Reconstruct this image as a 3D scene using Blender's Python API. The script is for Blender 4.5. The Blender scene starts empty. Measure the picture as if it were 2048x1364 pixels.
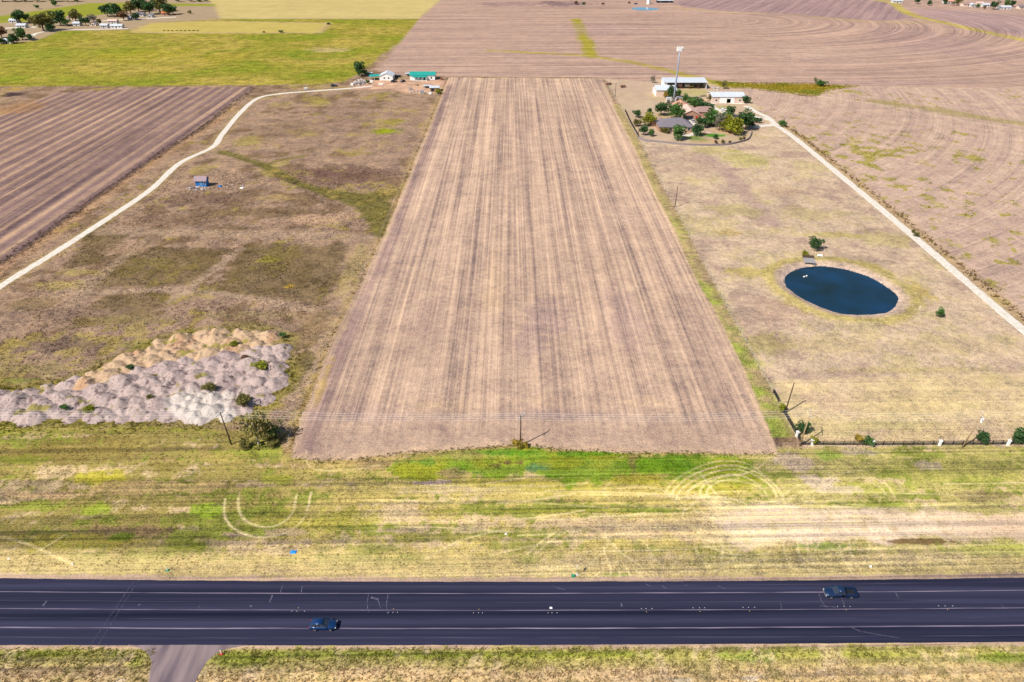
import bpy, math, random
import numpy as np
from mathutils import Vector

# ------------------------------------------------------------------ camera, sky, sun, exposure
S = bpy.context.scene
C = S.collection
H = 110.0                       # drone height above the fields, metres
FPX = 1365.0                    # focal length in pixels of a 2048 px wide frame
PITCH = math.atan(873.0 / FPX)  # camera looks down by this angle
cam_d = bpy.data.cameras.new('camera'); cam = bpy.data.objects.new('camera', cam_d); C.objects.link(cam)
cam.location = (0, 0, H); cam.rotation_euler = (math.pi / 2 - PITCH, 0, 0)
cam_d.sensor_width = 36.0; cam_d.lens = FPX / 2048.0 * 36.0
cam_d.clip_start = 1.0; cam_d.clip_end = 30000.0
S.camera = cam

SUN_EL, SUN_AZ = math.radians(47), math.radians(233)
W = bpy.data.worlds.new('World'); S.world = W; W.use_nodes = True
nt = W.node_tree; bg = nt.nodes['Background']
sky = nt.nodes.new('ShaderNodeTexSky'); sky.sky_type = 'NISHITA'; sky.sun_disc = False
sky.sun_elevation = SUN_EL; sky.sun_rotation = SUN_AZ
nt.links.new(sky.outputs['Color'], bg.inputs['Color']); bg.inputs['Strength'].default_value = 0.075
sun_d = bpy.data.lights.new('sun', 'SUN'); sun_d.energy = 4.4; sun_d.angle = math.radians(0.53); sun_d.color = (1.0, 0.95, 0.88)
sun = bpy.data.objects.new('sun', sun_d); C.objects.link(sun); sun.location = (-100, -80, 200)
sd_ = Vector((math.sin(SUN_AZ) * math.cos(SUN_EL), math.cos(SUN_AZ) * math.cos(SUN_EL), math.sin(SUN_EL)))
sun.rotation_euler = (-sd_).to_track_quat('-Z', 'Y').to_euler()
S.view_settings.view_transform = 'Standard'; S.view_settings.look = 'None'
S.view_settings.exposure = 0.55; S.view_settings.gamma = 1.0; S.view_settings.use_curve_mapping = False

rng = np.random.default_rng(7)
R = random.Random(11)
CALIB = np.array([1.60, 1.60, 1.60])   # display value of a white horizontal sheet under this light


def lin(c):
    c = np.asarray(c, float) / 255.0
    return np.where(c <= 0.04045, c / 12.92, ((c + 0.055) / 1.055) ** 2.4)


def alb(r, g, b):
    """real base colour of something that reads (r,g,b) in full sun on level ground"""
    return np.clip(lin((r, g, b)) / CALIB, 0.004, 0.8)


CP, SP = math.cos(PITCH), math.sin(PITCH)


def g(px, py, z=0.0):
    """place on the land (at height z) for a map reference taken from the photograph"""
    rx = (px - 1024.0) / FPX; ry = -(py - 682.0) / FPX
    dz = -SP + ry * CP; dy = CP + ry * SP
    t = (z - H) / dz
    return rx * t, dy * t


def gp(pts, z=0.0):
    return np.array([g(a, b, z) for a, b in pts])


def mpp(px, py):
    """metres across per photo pixel at that place"""
    x, y = g(px, py); return (y * CP + H * SP) / FPX


# ------------------------------------------------------------------ numeric noise and shape helpers
def _hash(ix, iy, seed):
    h = (ix.astype(np.int64) * 374761393 + iy.astype(np.int64) * 668265263 + seed * 1442695041) & 0xFFFFFFFF
    h = ((h ^ (h >> 13)) * 1274126177) & 0xFFFFFFFF
    return ((h ^ (h >> 16)) & 0xFFFF) / 65535.0


def vnoise(x, y, seed=0):
    ix = np.floor(x); iy = np.floor(y); fx = x - ix; fy = y - iy
    fx = fx * fx * (3 - 2 * fx); fy = fy * fy * (3 - 2 * fy)
    ix = ix.astype(np.int64); iy = iy.astype(np.int64)
    a = _hash(ix, iy, seed); b = _hash(ix + 1, iy, seed); c = _hash(ix, iy + 1, seed); d = _hash(ix + 1, iy + 1, seed)
    return (a * (1 - fx) + b * fx) * (1 - fy) + (c * (1 - fx) + d * fx) * fy


def fbm(x, y, seed=0, octv=4):
    s = np.zeros_like(x); a = 0.5; t = 0
    for o in range(octv):
        s += a * vnoise(x, y, seed + o * 17); t += a; a *= 0.55
        x, y = x * 1.92 + y * 0.51 + 3.7, y * 1.92 - x * 0.51 + 1.3
    return (s / t - 0.5) * 2.0


def sstep(a, b, v):
    t = np.clip((v - a) / (b - a), 0, 1); return t * t * (3 - 2 * t)


def sdf(P, x, y, far=25.0):
    """signed distance to polygon, positive inside, clipped at -far outside its box"""
    out = np.full(x.shape, -float(far))
    lo = P.min(0) - far; hi = P.max(0) + far
    m = (x > lo[0]) & (x < hi[0]) & (y > lo[1]) & (y < hi[1])
    if not m.any(): return out
    X, Y = x[m], y[m]
    d2 = np.full(X.shape, 1e18); ins = np.zeros(X.shape, bool)
    n = len(P)
    for i in range(n):
        ax, ay = P[i]; bx, by = P[(i + 1) % n]
        ex, ey = bx - ax, by - ay
        t = np.clip(((X - ax) * ex + (Y - ay) * ey) / (ex * ex + ey * ey + 1e-12), 0, 1)
        d2 = np.minimum(d2, (X - ax - t * ex) ** 2 + (Y - ay - t * ey) ** 2)
        c = ((ay > Y) != (by > Y)) & (X < ex * (Y - ay) / (ey if abs(ey) > 1e-12 else 1e-12) + ax)
        ins ^= c
    d = np.sqrt(d2); out[m] = np.where(ins, d, -d)
    return out


def ldist(P, x, y, far=25.0):
    out = np.full(x.shape, float(far))
    lo = P.min(0) - far; hi = P.max(0) + far
    m = (x > lo[0]) & (x < hi[0]) & (y > lo[1]) & (y < hi[1])
    if not m.any(): return out
    X, Y = x[m], y[m]; d2 = np.full(X.shape, float(far * far))
    for i in range(len(P) - 1):
        ax, ay = P[i]; ex, ey = P[i + 1] - P[i]
        t = np.clip(((X - ax) * ex + (Y - ay) * ey) / (ex * ex + ey * ey + 1e-12), 0, 1)
        d2 = np.minimum(d2, (X - ax - t * ex) ** 2 + (Y - ay - t * ey) ** 2)
    out[m] = np.sqrt(d2); return out


def smooth_line(pts, n=8):
    """Catmull-Rom through the points"""
    P = np.asarray(pts, float); P = np.vstack([2 * P[0] - P[1], P, 2 * P[-1] - P[-2]]); out = []
    for i in range(1, len(P) - 2):
        for k in range(n):
            t = k / n; a, b, c, d = P[i - 1], P[i], P[i + 1], P[i + 2]
            out.append(0.5 * ((2 * b) + (c - a) * t + (2 * a - 5 * b + 4 * c - d) * t * t + (3 * b - a - 3 * c + d) * t ** 3))
    out.append(P[-2]); return np.array(out)


# ------------------------------------------------------------------ materials
def mat(name, rgb, rough=0.85, var=0.15, scale=3.0, bump=0.0, metal=0.0, spec=0.3, vcol=None, stretch=None, rgb2=None):
    m = bpy.data.materials.new(name); m.use_nodes = True
    t = m.node_tree; N = t.nodes; L = t.links; b = N['Principled BSDF']
    b.inputs['Roughness'].default_value = rough; b.inputs['Metallic'].default_value = metal
    b.inputs['Specular IOR Level'].default_value = spec
    rgb = np.clip(np.asarray(rgb, float), 0, 1)
    tc = N.new('ShaderNodeTexCoord'); no = N.new('ShaderNodeTexNoise'); no.inputs['Scale'].default_value = scale
    no.inputs['Detail'].default_value = 4
    if stretch:
        mp = N.new('ShaderNodeMapping'); mp.inputs['Scale'].default_value = stretch
        L.new(tc.outputs['Object'], mp.inputs['Vector']); L.new(mp.outputs['Vector'], no.inputs['Vector'])
    else:
        L.new(tc.outputs['Object'], no.inputs['Vector'])
    rp = N.new('ShaderNodeValToRGB'); L.new(no.outputs['Fac'], rp.inputs['Fac'])
    lo = rgb * (1 - var * 1.6) if rgb2 is None else np.asarray(rgb2, float); hi = np.clip(rgb * (1 + var), 0, 1)
    rp.color_ramp.elements[0].position = 0.3; rp.color_ramp.elements[1].position = 0.7
    rp.color_ramp.elements[0].color = (*lo, 1); rp.color_ramp.elements[1].color = (*hi, 1)
    colr = rp.outputs['Color']
    if vcol:
        at = N.new('ShaderNodeAttribute'); at.attribute_name = vcol
        mx = N.new('ShaderNodeMix'); mx.data_type = 'RGBA'; mx.blend_type = 'MULTIPLY'; mx.inputs['Factor'].default_value = 1
        L.new(colr, mx.inputs['A']); L.new(at.outputs['Color'], mx.inputs['B']); colr = mx.outputs['Result']
    L.new(colr, b.inputs['Base Color'])
    if bump:
        bp = N.new('ShaderNodeBump'); bp.inputs['Strength'].default_value = bump; bp.inputs['Distance'].default_value = 0.1
        L.new(no.outputs['Fac'], bp.inputs['Height']); L.new(bp.outputs['Normal'], b.inputs['Normal'])
    return m


def ground_mat(name='land'):
    """soil and grass: base colour from the land map, rows along each field's own direction, fine grain and clods"""
    m = bpy.data.materials.new(name); m.use_nodes = True
    t = m.node_tree; N = t.nodes; L = t.links; b = N['Principled BSDF']
    b.inputs['Roughness'].default_value = 1.0; b.inputs['Specular IOR Level'].default_value = 0.0
    def attr(n):
        a = N.new('ShaderNodeAttribute'); a.attribute_name = n; return a
    def noise(vec, detail=3.0, scale=1.0, rough=0.55):
        n = N.new('ShaderNodeTexNoise'); n.inputs['Scale'].default_value = scale; n.inputs['Detail'].default_value = detail
        n.inputs['Roughness'].default_value = rough
        L.new(vec, n.inputs['Vector']); return n.outputs['Fac']
    def vmul(vec, s):
        v = N.new('ShaderNodeVectorMath'); v.operation = 'MULTIPLY'; v.inputs[1].default_value = s; L.new(vec, v.inputs[0]); return v.outputs[0]
    def mth(op, a, bb):
        n = N.new('ShaderNodeMath'); n.operation = op
        for i, q in enumerate((a, bb)):
            if isinstance(q, (int, float)): n.inputs[i].default_value = q
            else: L.new(q, n.inputs[i])
        return n.outputs[0]
    col, row, par = attr('col'), attr('rowuv'), attr('par')
    geo = N.new('ShaderNodeNewGeometry'); pos = geo.outputs['Position']
    sp = N.new('ShaderNodeSeparateXYZ'); L.new(par.outputs['Vector'], sp.inputs[0])
    n1 = noise(vmul(row.outputs['Vector'], (0.17, 0.0042, 0)), 3)
    n2 = noise(vmul(row.outputs['Vector'], (0.95, 0.006, 0)), 3, 1.0, 0.7)
    n3 = noise(pos, 4, 0.55, 0.75)
    n4 = noise(pos, 2, 2.6, 0.7)
    n5 = noise(pos, 2, 0.13, 0.6)
    r = mth('ADD', mth('MULTIPLY', mth('SUBTRACT', n1, 0.5), 1.5), mth('MULTIPLY', mth('SUBTRACT', n2, 0.5), 1.9))
    gr = mth('ADD', mth('MULTIPLY', mth('SUBTRACT', n3, 0.5), 1.3), mth('MULTIPLY', mth('SUBTRACT', n4, 0.5), 1.7))
    gr = mth('ADD', gr, mth('MULTIPLY', mth('SUBTRACT', n5, 0.5), 0.7))
    tt = mth('ADD', mth('MULTIPLY', r, sp.outputs[0]), mth('MULTIPLY', gr, sp.outputs[1]))
    tt = mth('ADD', tt, 0.5)
    cl = N.new('ShaderNodeClamp'); L.new(tt, cl.inputs[0])
    def tint(c):
        x = N.new('ShaderNodeVectorMath'); x.operation = 'MULTIPLY'; x.inputs[1].default_value = c; L.new(col.outputs['Vector'], x.inputs[0]); return x.outputs[0]
    mx = N.new('ShaderNodeMix'); mx.data_type = 'RGBA'
    L.new(cl.outputs[0], mx.inputs['Factor']); L.new(tint((0.36, 0.36, 0.48)), mx.inputs['A']); L.new(tint((1.62, 1.57, 1.47)), mx.inputs['B'])
    L.new(mx.outputs['Result'], b.inputs['Base Color'])
    bp = N.new('ShaderNodeBump'); bp.inputs['Distance'].default_value = 0.25
    L.new(mth('MULTIPLY', sp.outputs[2], 0.8), bp.inputs['Strength'])
    L.new(mth('ADD', n3, mth('MULTIPLY', n4, 0.5)), bp.inputs['Height']); L.new(bp.outputs['Normal'], b.inputs['Normal'])
    return m


# ------------------------------------------------------------------ mesh helpers
def link(o, parent=None):
    C.objects.link(o)
    if parent is not None: o.parent = parent
    return o


def tag(o, label=None, cat=None, group=None, kind=None):
    if label: o['label'] = label
    if cat: o['category'] = cat
    if group: o['group'] = group
    if kind: o['kind'] = kind
    return o


def mesh_np(name, V, F, m=None, smooth=False):
    """V (n,3), F (k,3|4) -> mesh"""
    V = np.asarray(V, np.float32); F = np.asarray(F, np.int32)
    me = bpy.data.meshes.new(name); k, w = F.shape
    me.vertices.add(len(V)); me.vertices.foreach_set('co', V.ravel())
    me.loops.add(k * w); me.loops.foreach_set('vertex_index', F.ravel())
    me.polygons.add(k); me.polygons.foreach_set('loop_start', np.arange(0, k * w, w, dtype=np.int32))
    me.polygons.foreach_set('use_smooth', np.full(k, smooth))
    me.update(calc_edges=True)
    if m: me.materials.append(m)
    return me


def vattr(me, name, data, typ='FLOAT_VECTOR'):
    a = me.attributes.new(name, typ, 'POINT')
    if typ == 'FLOAT_COLOR':
        d = np.ones((len(data), 4), np.float32); d[:, :3] = data; a.data.foreach_set('color', d.ravel())
    else:
        a.data.foreach_set('vector', np.asarray(data, np.float32).ravel())


class MB:
    def __init__(s): s.v = []; s.f = []

    def add(s, vs, fs):
        o = len(s.v); s.v += [tuple(v) for v in vs]; s.f += [tuple(i + o for i in f) for f in fs]; return s

    def box(s, x0, x1, y0, y1, z0, z1):
        return s.add([(x0, y0, z0), (x1, y0, z0), (x1, y1, z0), (x0, y1, z0), (x0, y0, z1), (x1, y0, z1), (x1, y1, z1), (x0, y1, z1)],
                     [(0, 3, 2, 1), (4, 5, 6, 7), (0, 1, 5, 4), (1, 2, 6, 5), (2, 3, 7, 6), (3, 0, 4, 7)])

    def tube(s, pts, rad, n=6, cap=True):
        P = [Vector(p) for p in pts]
        if not hasattr(rad, '__len__'): rad = [rad] * len(P)
        rings = []
        for i, p in enumerate(P):
            d = (P[min(i + 1, len(P) - 1)] - P[max(i - 1, 0)]).normalized()
            a = d.cross(Vector((0, 0, 1)) if abs(d.z) < 0.9 else Vector((1, 0, 0))).normalized(); b = d.cross(a)
            rings.append([p + (a * math.cos(2 * math.pi * k / n) + b * math.sin(2 * math.pi * k / n)) * rad[i] for k in range(n)])
        vs = [v for r_ in rings for v in r_]; fs = []
        for i in range(len(P) - 1):
            for k in range(n):
                fs.append((i * n + k, i * n + (k + 1) % n, (i + 1) * n + (k + 1) % n, (i + 1) * n + k))
        if cap: fs.append(tuple(range(n - 1, -1, -1))); fs.append(tuple(range((len(P) - 1) * n, len(P) * n)))
        return s.add(vs, fs)

    def loft(s, rings, cap=True):
        n = len(rings[0]); vs = [v for r_ in rings for v in r_]; fs = []
        for i in range(len(rings) - 1):
            for k in range(n):
                fs.append((i * n + k, i * n + (k + 1) % n, (i + 1) * n + (k + 1) % n, (i + 1) * n + k))
        if cap: fs.append(tuple(range(n - 1, -1, -1))); fs.append(tuple(range((len(rings) - 1) * n, len(rings) * n)))
        return s.add(vs, fs)

    def mesh(s, name, m, smooth=False):
        me = bpy.data.meshes.new(name); me.from_pydata(s.v, [], s.f); me.update()
        import bmesh
        bm = bmesh.new(); bm.from_mesh(me); bmesh.ops.recalc_face_normals(bm, faces=bm.faces); bm.to_mesh(me); bm.free()
        if smooth: me.polygons.foreach_set('use_smooth', np.full(len(me.polygons), True))
        me.materials.append(m); return me

    def build(s, name, m, parent=None, smooth=False, loc=None):
        o = link(bpy.data.objects.new(name, s.mesh(name, m, smooth)), parent)
        if loc: o.location = loc
        return o


def empty(name, label, cat, loc, rz=0.0, group=None):
    o = bpy.data.objects.new(name, None); o.empty_display_size = 0.5; link(o); o.location = loc; o.rotation_euler.z = rz
    return tag(o, label, cat, group)


def copy_tree(o, parent=None):
    c = o.copy(); link(c, parent)
    for ch in list(o.children): copy_tree(ch, c)
    return c


# ------------------------------------------------------------------ the land map
P_A = gp([(587, 900), (583, 914), (640, 922), (720, 918), (800, 907), (870, 903), (940, 897), (1000, 893), (1041, 889), (1075, 893), (1110, 899), (1180, 902),
          (1260, 907), (1330, 905), (1400, 906), (1480, 909), (1556, 908), (1550, 890), (1518, 810), (1480, 721), (1433, 627), (1391, 557), (1350, 460),
          (1309, 385), (1262, 280), (1228, 210), (1203, 157), (898, 155), (891, 172), (852, 268), (812, 368), (766, 473), (727, 560), (686, 639), (648, 724), (622, 795), (600, 843)])
P_B = gp([(898, 153), (870, 150), (800, 148), (748, 141), (775, 113), (800, 86), (838, 40), (880, 0), (925, -45), (2600, -45), (2900, 178), (2048, 176), (1712, 173),
          (1600, 168), (1480, 166), (1425, 164), (1320, 158), (1300, 163), (1240, 160), (1206, 155)])
P_D = gp([(1480, 170), (1492, 190), (1545, 243), (1600, 287), (1700, 369), (1800, 453), (1900, 538), (2048, 655), (2300, 850), (2900, 700), (2900, 180), (2048, 177), (1712, 174), (1600, 169)])
P_E = gp([(-600, 185), (0, 173), (110, 172), (330, 171), (520, 170), (640, 168), (690, 163), (720, 145), (765, 110), (800, 85), (838, 38), (560, 38), (450, 38), (300, 45), (260, 60), (120, 62), (70, 82), (0, 88), (-600, 110)])
P_F = gp([(-300, 320), (0, 232), (60, 205), (110, 186), (300, 176), (505, 174), (502, 180), (396, 262), (331, 300), (176, 406), (53, 494), (0, 527), (-300, 735)])
P_N = gp([(380, -20), (430, 10), (440, 37), (560, 37), (838, 37), (880, 0), (900, -20)])
P_NG = gp([(-500, 70), (0, 46), (110, 40), (200, 30), (300, 12), (430, 12), (432, 8), (250, 6), (180, 6), (100, 18), (60, 24), (0, 32), (-500, 45)])
P_PALE = gp([(262, 64), (300, 46), (420, 42), (658, 46), (640, 66), (500, 66), (330, 66)])
POND_PX = [(1500 + a / 5.12, 450 + b / 5.12) for a, b in [(365, 530), (450, 470), (560, 440), (700, 425), (860, 438), (1020, 470), (1180, 520), (1320, 590), (1440, 670), (1505, 750), (1480, 830),
           (1400, 885), (1280, 912), (1100, 918), (950, 905), (800, 865), (640, 800), (480, 710), (390, 640), (358, 580)]]
WATER_Z = -0.7
P_POND = smooth_line(gp(POND_PX + POND_PX[:1], WATER_Z), 4)[:-1]
P_LAWN = gp([(1548, 762), (1700, 755), (2048, 746), (2400, 742), (2500, 887), (1604, 887)])
P_YARD = gp([(1218, 166), (1300, 163), (1420, 166), (1480, 168), (1497, 206), (1540, 248), (1510, 270), (1495, 283), (1440, 292), (1350, 290), (1282, 280)])
P_HOME = gp([(700, 180), (735, 160), (760, 160), (880, 160), (893, 165), (880, 186), (830, 188), (780, 178)])
ROADU = [(0, 1157), (512, 1161.5), (1024, 1166), (1536, 1160), (2048, 1156)]
ROADL = [(0, 1289.5), (512, 1290), (1024, 1289.5), (1536, 1286.5), (2048, 1283)]


def fit(pts):
    p = gp(pts); return np.polyfit(p[:, 0], p[:, 1], 2)


def yline(co, x):
    """road edge: fitted curve in view, straight on beyond"""
    x = np.asarray(x, float); xc = np.clip(x, -95, 95)
    return np.polyval(co, xc) + (2 * co[0] * xc + co[1]) * (x - xc)


FU, FL = fit(ROADU), fit(ROADL)
DRIVE_R = smooth_line(gp([(2300, 866), (2048, 661), (1950, 578), (1850, 492), (1760, 416), (1680, 350), (1610, 292), (1572, 263), (1545, 247)]), 24)
DRIVE_L = smooth_line(gp([(-300, 770), (0, 573), (100, 511), (200, 447), (300, 380), (360, 326), (425, 294), (445, 268), (480, 226), (515, 197), (560, 187.5), (640, 181), (700, 176.5), (745, 172)]), 24)
SWALE = smooth_line(gp([(440, 303), (480, 314), (529, 331), (565, 350), (605, 368), (650, 384), (700, 396), (740, 405), (765, 425), (757, 468)]), 5)
P_SWALE = gp([(610, 368), (700, 383), (790, 384), (772, 430), (758, 470), (740, 455), (705, 412), (650, 392)])
P_GREEN = gp([(770, 935), (800, 915), (860, 905), (950, 898), (1040, 894), (1100, 904), (1260, 910), (1475, 908), (1500, 930), (1525, 962), (1360, 960), (1250, 958), (1150, 966), (1050, 952), (950, 955), (880, 945), (790, 955)])
P_TR1 = gp([(1330, -10), (1700, -8), (1785, 6), (1800, 20), (1835, 36), (1760, 42), (1660, 36), (1560, 26), (1450, 22), (1360, 12)])
P_TR2 = gp([(1812, 16), (1900, 20), (2048, 31), (2400, 55), (2400, 150), (2048, 72), (1940, 52), (1850, 32)])
LOOPS = [smooth_line(gp(p), 5) for p in ([(505, 98), (450, 101), (412, 108), (425, 119), (470, 124), (520, 124)], [(640, 102), (600, 104), (583, 110), (610, 118), (660, 117), (710, 112)])]
P_BARE = gp([(1440, 1042), (1500, 1014), (1560, 1004), (1640, 1013), (1720, 1022), (1850, 1020), (2060, 1028), (2400, 1030), (2400, 1080), (2060, 1078), (1900, 1079), (1730, 1078), (1650, 1084), (1560, 1080), (1470, 1084)])
P_STRAW = gp([(1190, 1045), (1330, 1030), (1460, 1005), (1480, 1085), (1350, 1082), (1180, 1072)])
P_YG = gp([(860, 955), (1050, 950), (1250, 955), (1360, 958), (1520, 962), (1480, 985), (1250, 975), (1150, 985), (950, 978)])
OLIVES = [gp(p) for p in ([(270, 495), (460, 492), (400, 572), (170, 577)], [(485, 492), (705, 488), (645, 615), (600, 606), (432, 586)], [(215, 592), (335, 586), (310, 640), (130, 660), (180, 615)], [(200, 445), (260, 470), (200, 520), (120, 545)])]
LANES = [(smooth_line(gp(p), 4), w) for p, w in [([(130, 622), (210, 545), (292, 478)], 2.2), ([(205, 462), (400, 466), (600, 470), (730, 474)], 4.0), ([(335, 605), (400, 560), (478, 500)], 2.0), ([(150, 588), (330, 580), (480, 592), (620, 620)], 1.8), ([(640, 640), (690, 590), (722, 500)], 1.2), ([(655, 700), (690, 640), (735, 520)], .8), ([(0, 640), (90, 600), (170, 560)], 1.5), ([(560, 860), (605, 760), (650, 660)], 1.6)]]
HEAP_PX = [(-160, 815), (0, 778), (60, 777), (130, 763), (180, 745), (250, 710), (320, 678), (400, 664), (480, 657), (540, 662), (572, 682), (578, 725), (570, 765), (540, 795), (520, 815), (480, 832),
           (440, 847), (300, 846), (150, 846), (0, 850), (-160, 856)]
P_HEAP = gp(HEAP_PX)
FENCE_R = gp([(1214, 166), (1240, 215), (1276, 276), (1286, 299), (1321, 367), (1351, 418), (1419, 550), (1471, 648), (1527, 752), (1546, 786)])
MARSH = gp([(1425, 163), (1480, 166), (1620, 167), (1712, 172), (1660, 180), (1625, 193), (1540, 182), (1490, 176), (1440, 175)])
STRIP = gp([(1141, 38), (1160, 37), (1180, 75), (1197, 108), (1185, 116), (1168, 110), (1155, 70)])
CONTOUR = smooth_line(gp([(980, 101), (1100, 107), (1190, 114), (1260, 124), (1330, 140), (1400, 158), (1450, 168)]), 4)
CONT2 = smooth_line(gp([(1700, -5), (1780, 4), (1800, 18), (1830, 32), (1900, 48), (1960, 62), (2048, 80), (2300, 130)]), 4)
CONT3 = smooth_line(gp([(1350, 15), (1450, 25), (1560, 28), (1680, 38), (1760, 44), (1850, 45)]), 4)
TRACKS = [  # wheel tracks in the verge grass: (map points, width m, strength)
    ([(1340, 995), (1352, 975), (1385, 950), (1430, 934), (1470, 931), (1510, 943), (1548, 968), (1566, 995), (1572, 1015)], 0.6, .75),
    ([(1350, 1005), (1362, 980), (1395, 957), (1440, 941), (1480, 940), (1515, 953), (1545, 975), (1556, 1002)], 0.5, .7),
    ([(1372, 985), (1400, 965), (1450, 950), (1485, 952), (1520, 970)], 0.5, .6),
    ([(1330, 985), (1350, 960), (1395, 935), (1440, 922), (1490, 926), (1530, 950)], 0.5, .5),
    ([(1402, 948), (1430, 985), (1460, 1010), (1500, 1030)], 0.6, .6), ([(1432, 955), (1500, 945), (1540, 915)], 0.5, .5),
    ([(1345, 1000), (1400, 990), (1440, 1005), (1470, 1030), (1480, 1075)], 0.6, .5),
    ([(450, 998), (449, 1030), (465, 1055), (505, 1073), (550, 1072), (590, 1055), (612, 1028), (622, 985)], 0.55, .75),
    ([(478, 985), (477, 1015), (490, 1040), (525, 1054), (560, 1048), (585, 1025), (593, 990)], 0.55, .7),
    ([(612, 900), (615, 925), (635, 940), (700, 940), (760, 930)], 0.6, .5),
    ([(0, 1072), (60, 1090), (110, 1112), (140, 1125)], 0.8, .6), ([(130, 1070), (80, 1100), (40, 1118)], 0.6, .4),
    ([(850, 1118), (900, 1090), (940, 1075), (1010, 1058)], 0.8, .5), ([(1055, 1108), (1080, 1085), (1110, 1065)], 0.7, .6), ([(1070, 1108), (1098, 1085), (1120, 1068)], 0.6, .5),
    ([(980, 1110), (1100, 1085), (1200, 1075), (1330, 1050)], 0.8, .4),
    ([(1594, 1080), (1598, 1110), (1612, 1135), (1635, 1150)], 0.5, .65), ([(1613, 1080), (1617, 1105), (1628, 1130)], 0.5, .6),
    ([(1677, 1080), (1682, 1110), (1700, 1135)], 0.5, .6), ([(1697, 1080), (1703, 1110), (1720, 1138)], 0.5, .6),
    ([(1700, 963), (1720, 954), (1750, 957), (1775, 972), (1790, 995)], 0.5, .5), ([(1712, 975), (1735, 965), (1760, 975), (1772, 990)], 0.5, .45),
    ([(1220, 1138), (1222, 1160)], .4, .7), ([(1238, 1136), (1241, 1160)], .4, .7), ([(1251, 1136), (1268, 1160)], .4, .7), ([(1272, 1138), (1290, 1160)], .4, .7), ([(1205, 1140), (1180, 1160)], .4, .5),
    ([(1440, 1080), (1445, 1100), (1442, 1120)], .5, .5), ([(1458, 1080), (1462, 1105)], .5, .5),
    ([(1300, 1120), (1400, 1112), (1500, 1120), (1600, 1140)], .7, .4), ([(1350, 1148), (1450, 1125), (1550, 1118), (1640, 1125)], .7, .4)]
_r = random.Random(4)
for _ in range(52):                     # many passes of mowers and cars, mostly along the road
    a = _r.uniform(700, 1900); b = _r.choice([_r.uniform(965, 1020), _r.uniform(1030, 1080), _r.uniform(1095, 1150)]); L_ = _r.uniform(120, 420); t_ = _r.uniform(-22, 22)
    TRACKS.append(([(a, b), (a + L_ * .35, b + t_ * .2), (a + L_ * .7, b + t_ * .6), (a + L_, b + t_)], .45, _r.uniform(.3, .6)))
for _ in range(36):                     # turning marks round the bare patch
    a, b = _r.gauss(1500, 110), _r.uniform(975, 1070); rx_ = _r.uniform(45, 110); ry_ = rx_ * _r.uniform(.35, .5); t0 = _r.uniform(0, 6.28); sp_n = _r.uniform(1.6, 3.6)
    TRACKS.append(([(a + rx_ * math.cos(t0 + sp_n * i / 7), b + ry_ * math.sin(t0 + sp_n * i / 7)) for i in range(8)], .45, _r.uniform(.35, .65)))
for _ in range(14):
    a = _r.uniform(1180, 1760); b = _r.uniform(1085, 1110); dx = _r.uniform(-60, 70)
    TRACKS.append(([(a, b), (a + dx * .3, b + 20), (a + dx, b + 45)], .4, _r.uniform(.35, .6)))
TRACKS = [(p, min(w, .48), s * .95) for p, w, s in TRACKS]
TRACKS = [(smooth_line(gp(p), 5), w, s) for p, w, s in TRACKS]
ARCS = []   # turning marks of the tractor on the headland
for (cx, cy, rx, ry, n, a0, a1) in [(905, 842, 55, 20, 4, 60, 260), (640, 885, 52, 36, 6, 100, 290), (1285, 845, 46, 32, 6, -80, 70), (905, 836, 60, 26, 3, 120, 260)]:
    for k in range(n):
        s_ = 1 - k * 0.13
        ARCS.append(gp([(cx + rx * s_ * math.cos(math.radians(a)), cy + ry * s_ * math.sin(math.radians(a)) * -1) for a in np.linspace(a0, a1, 14)]))
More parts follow.
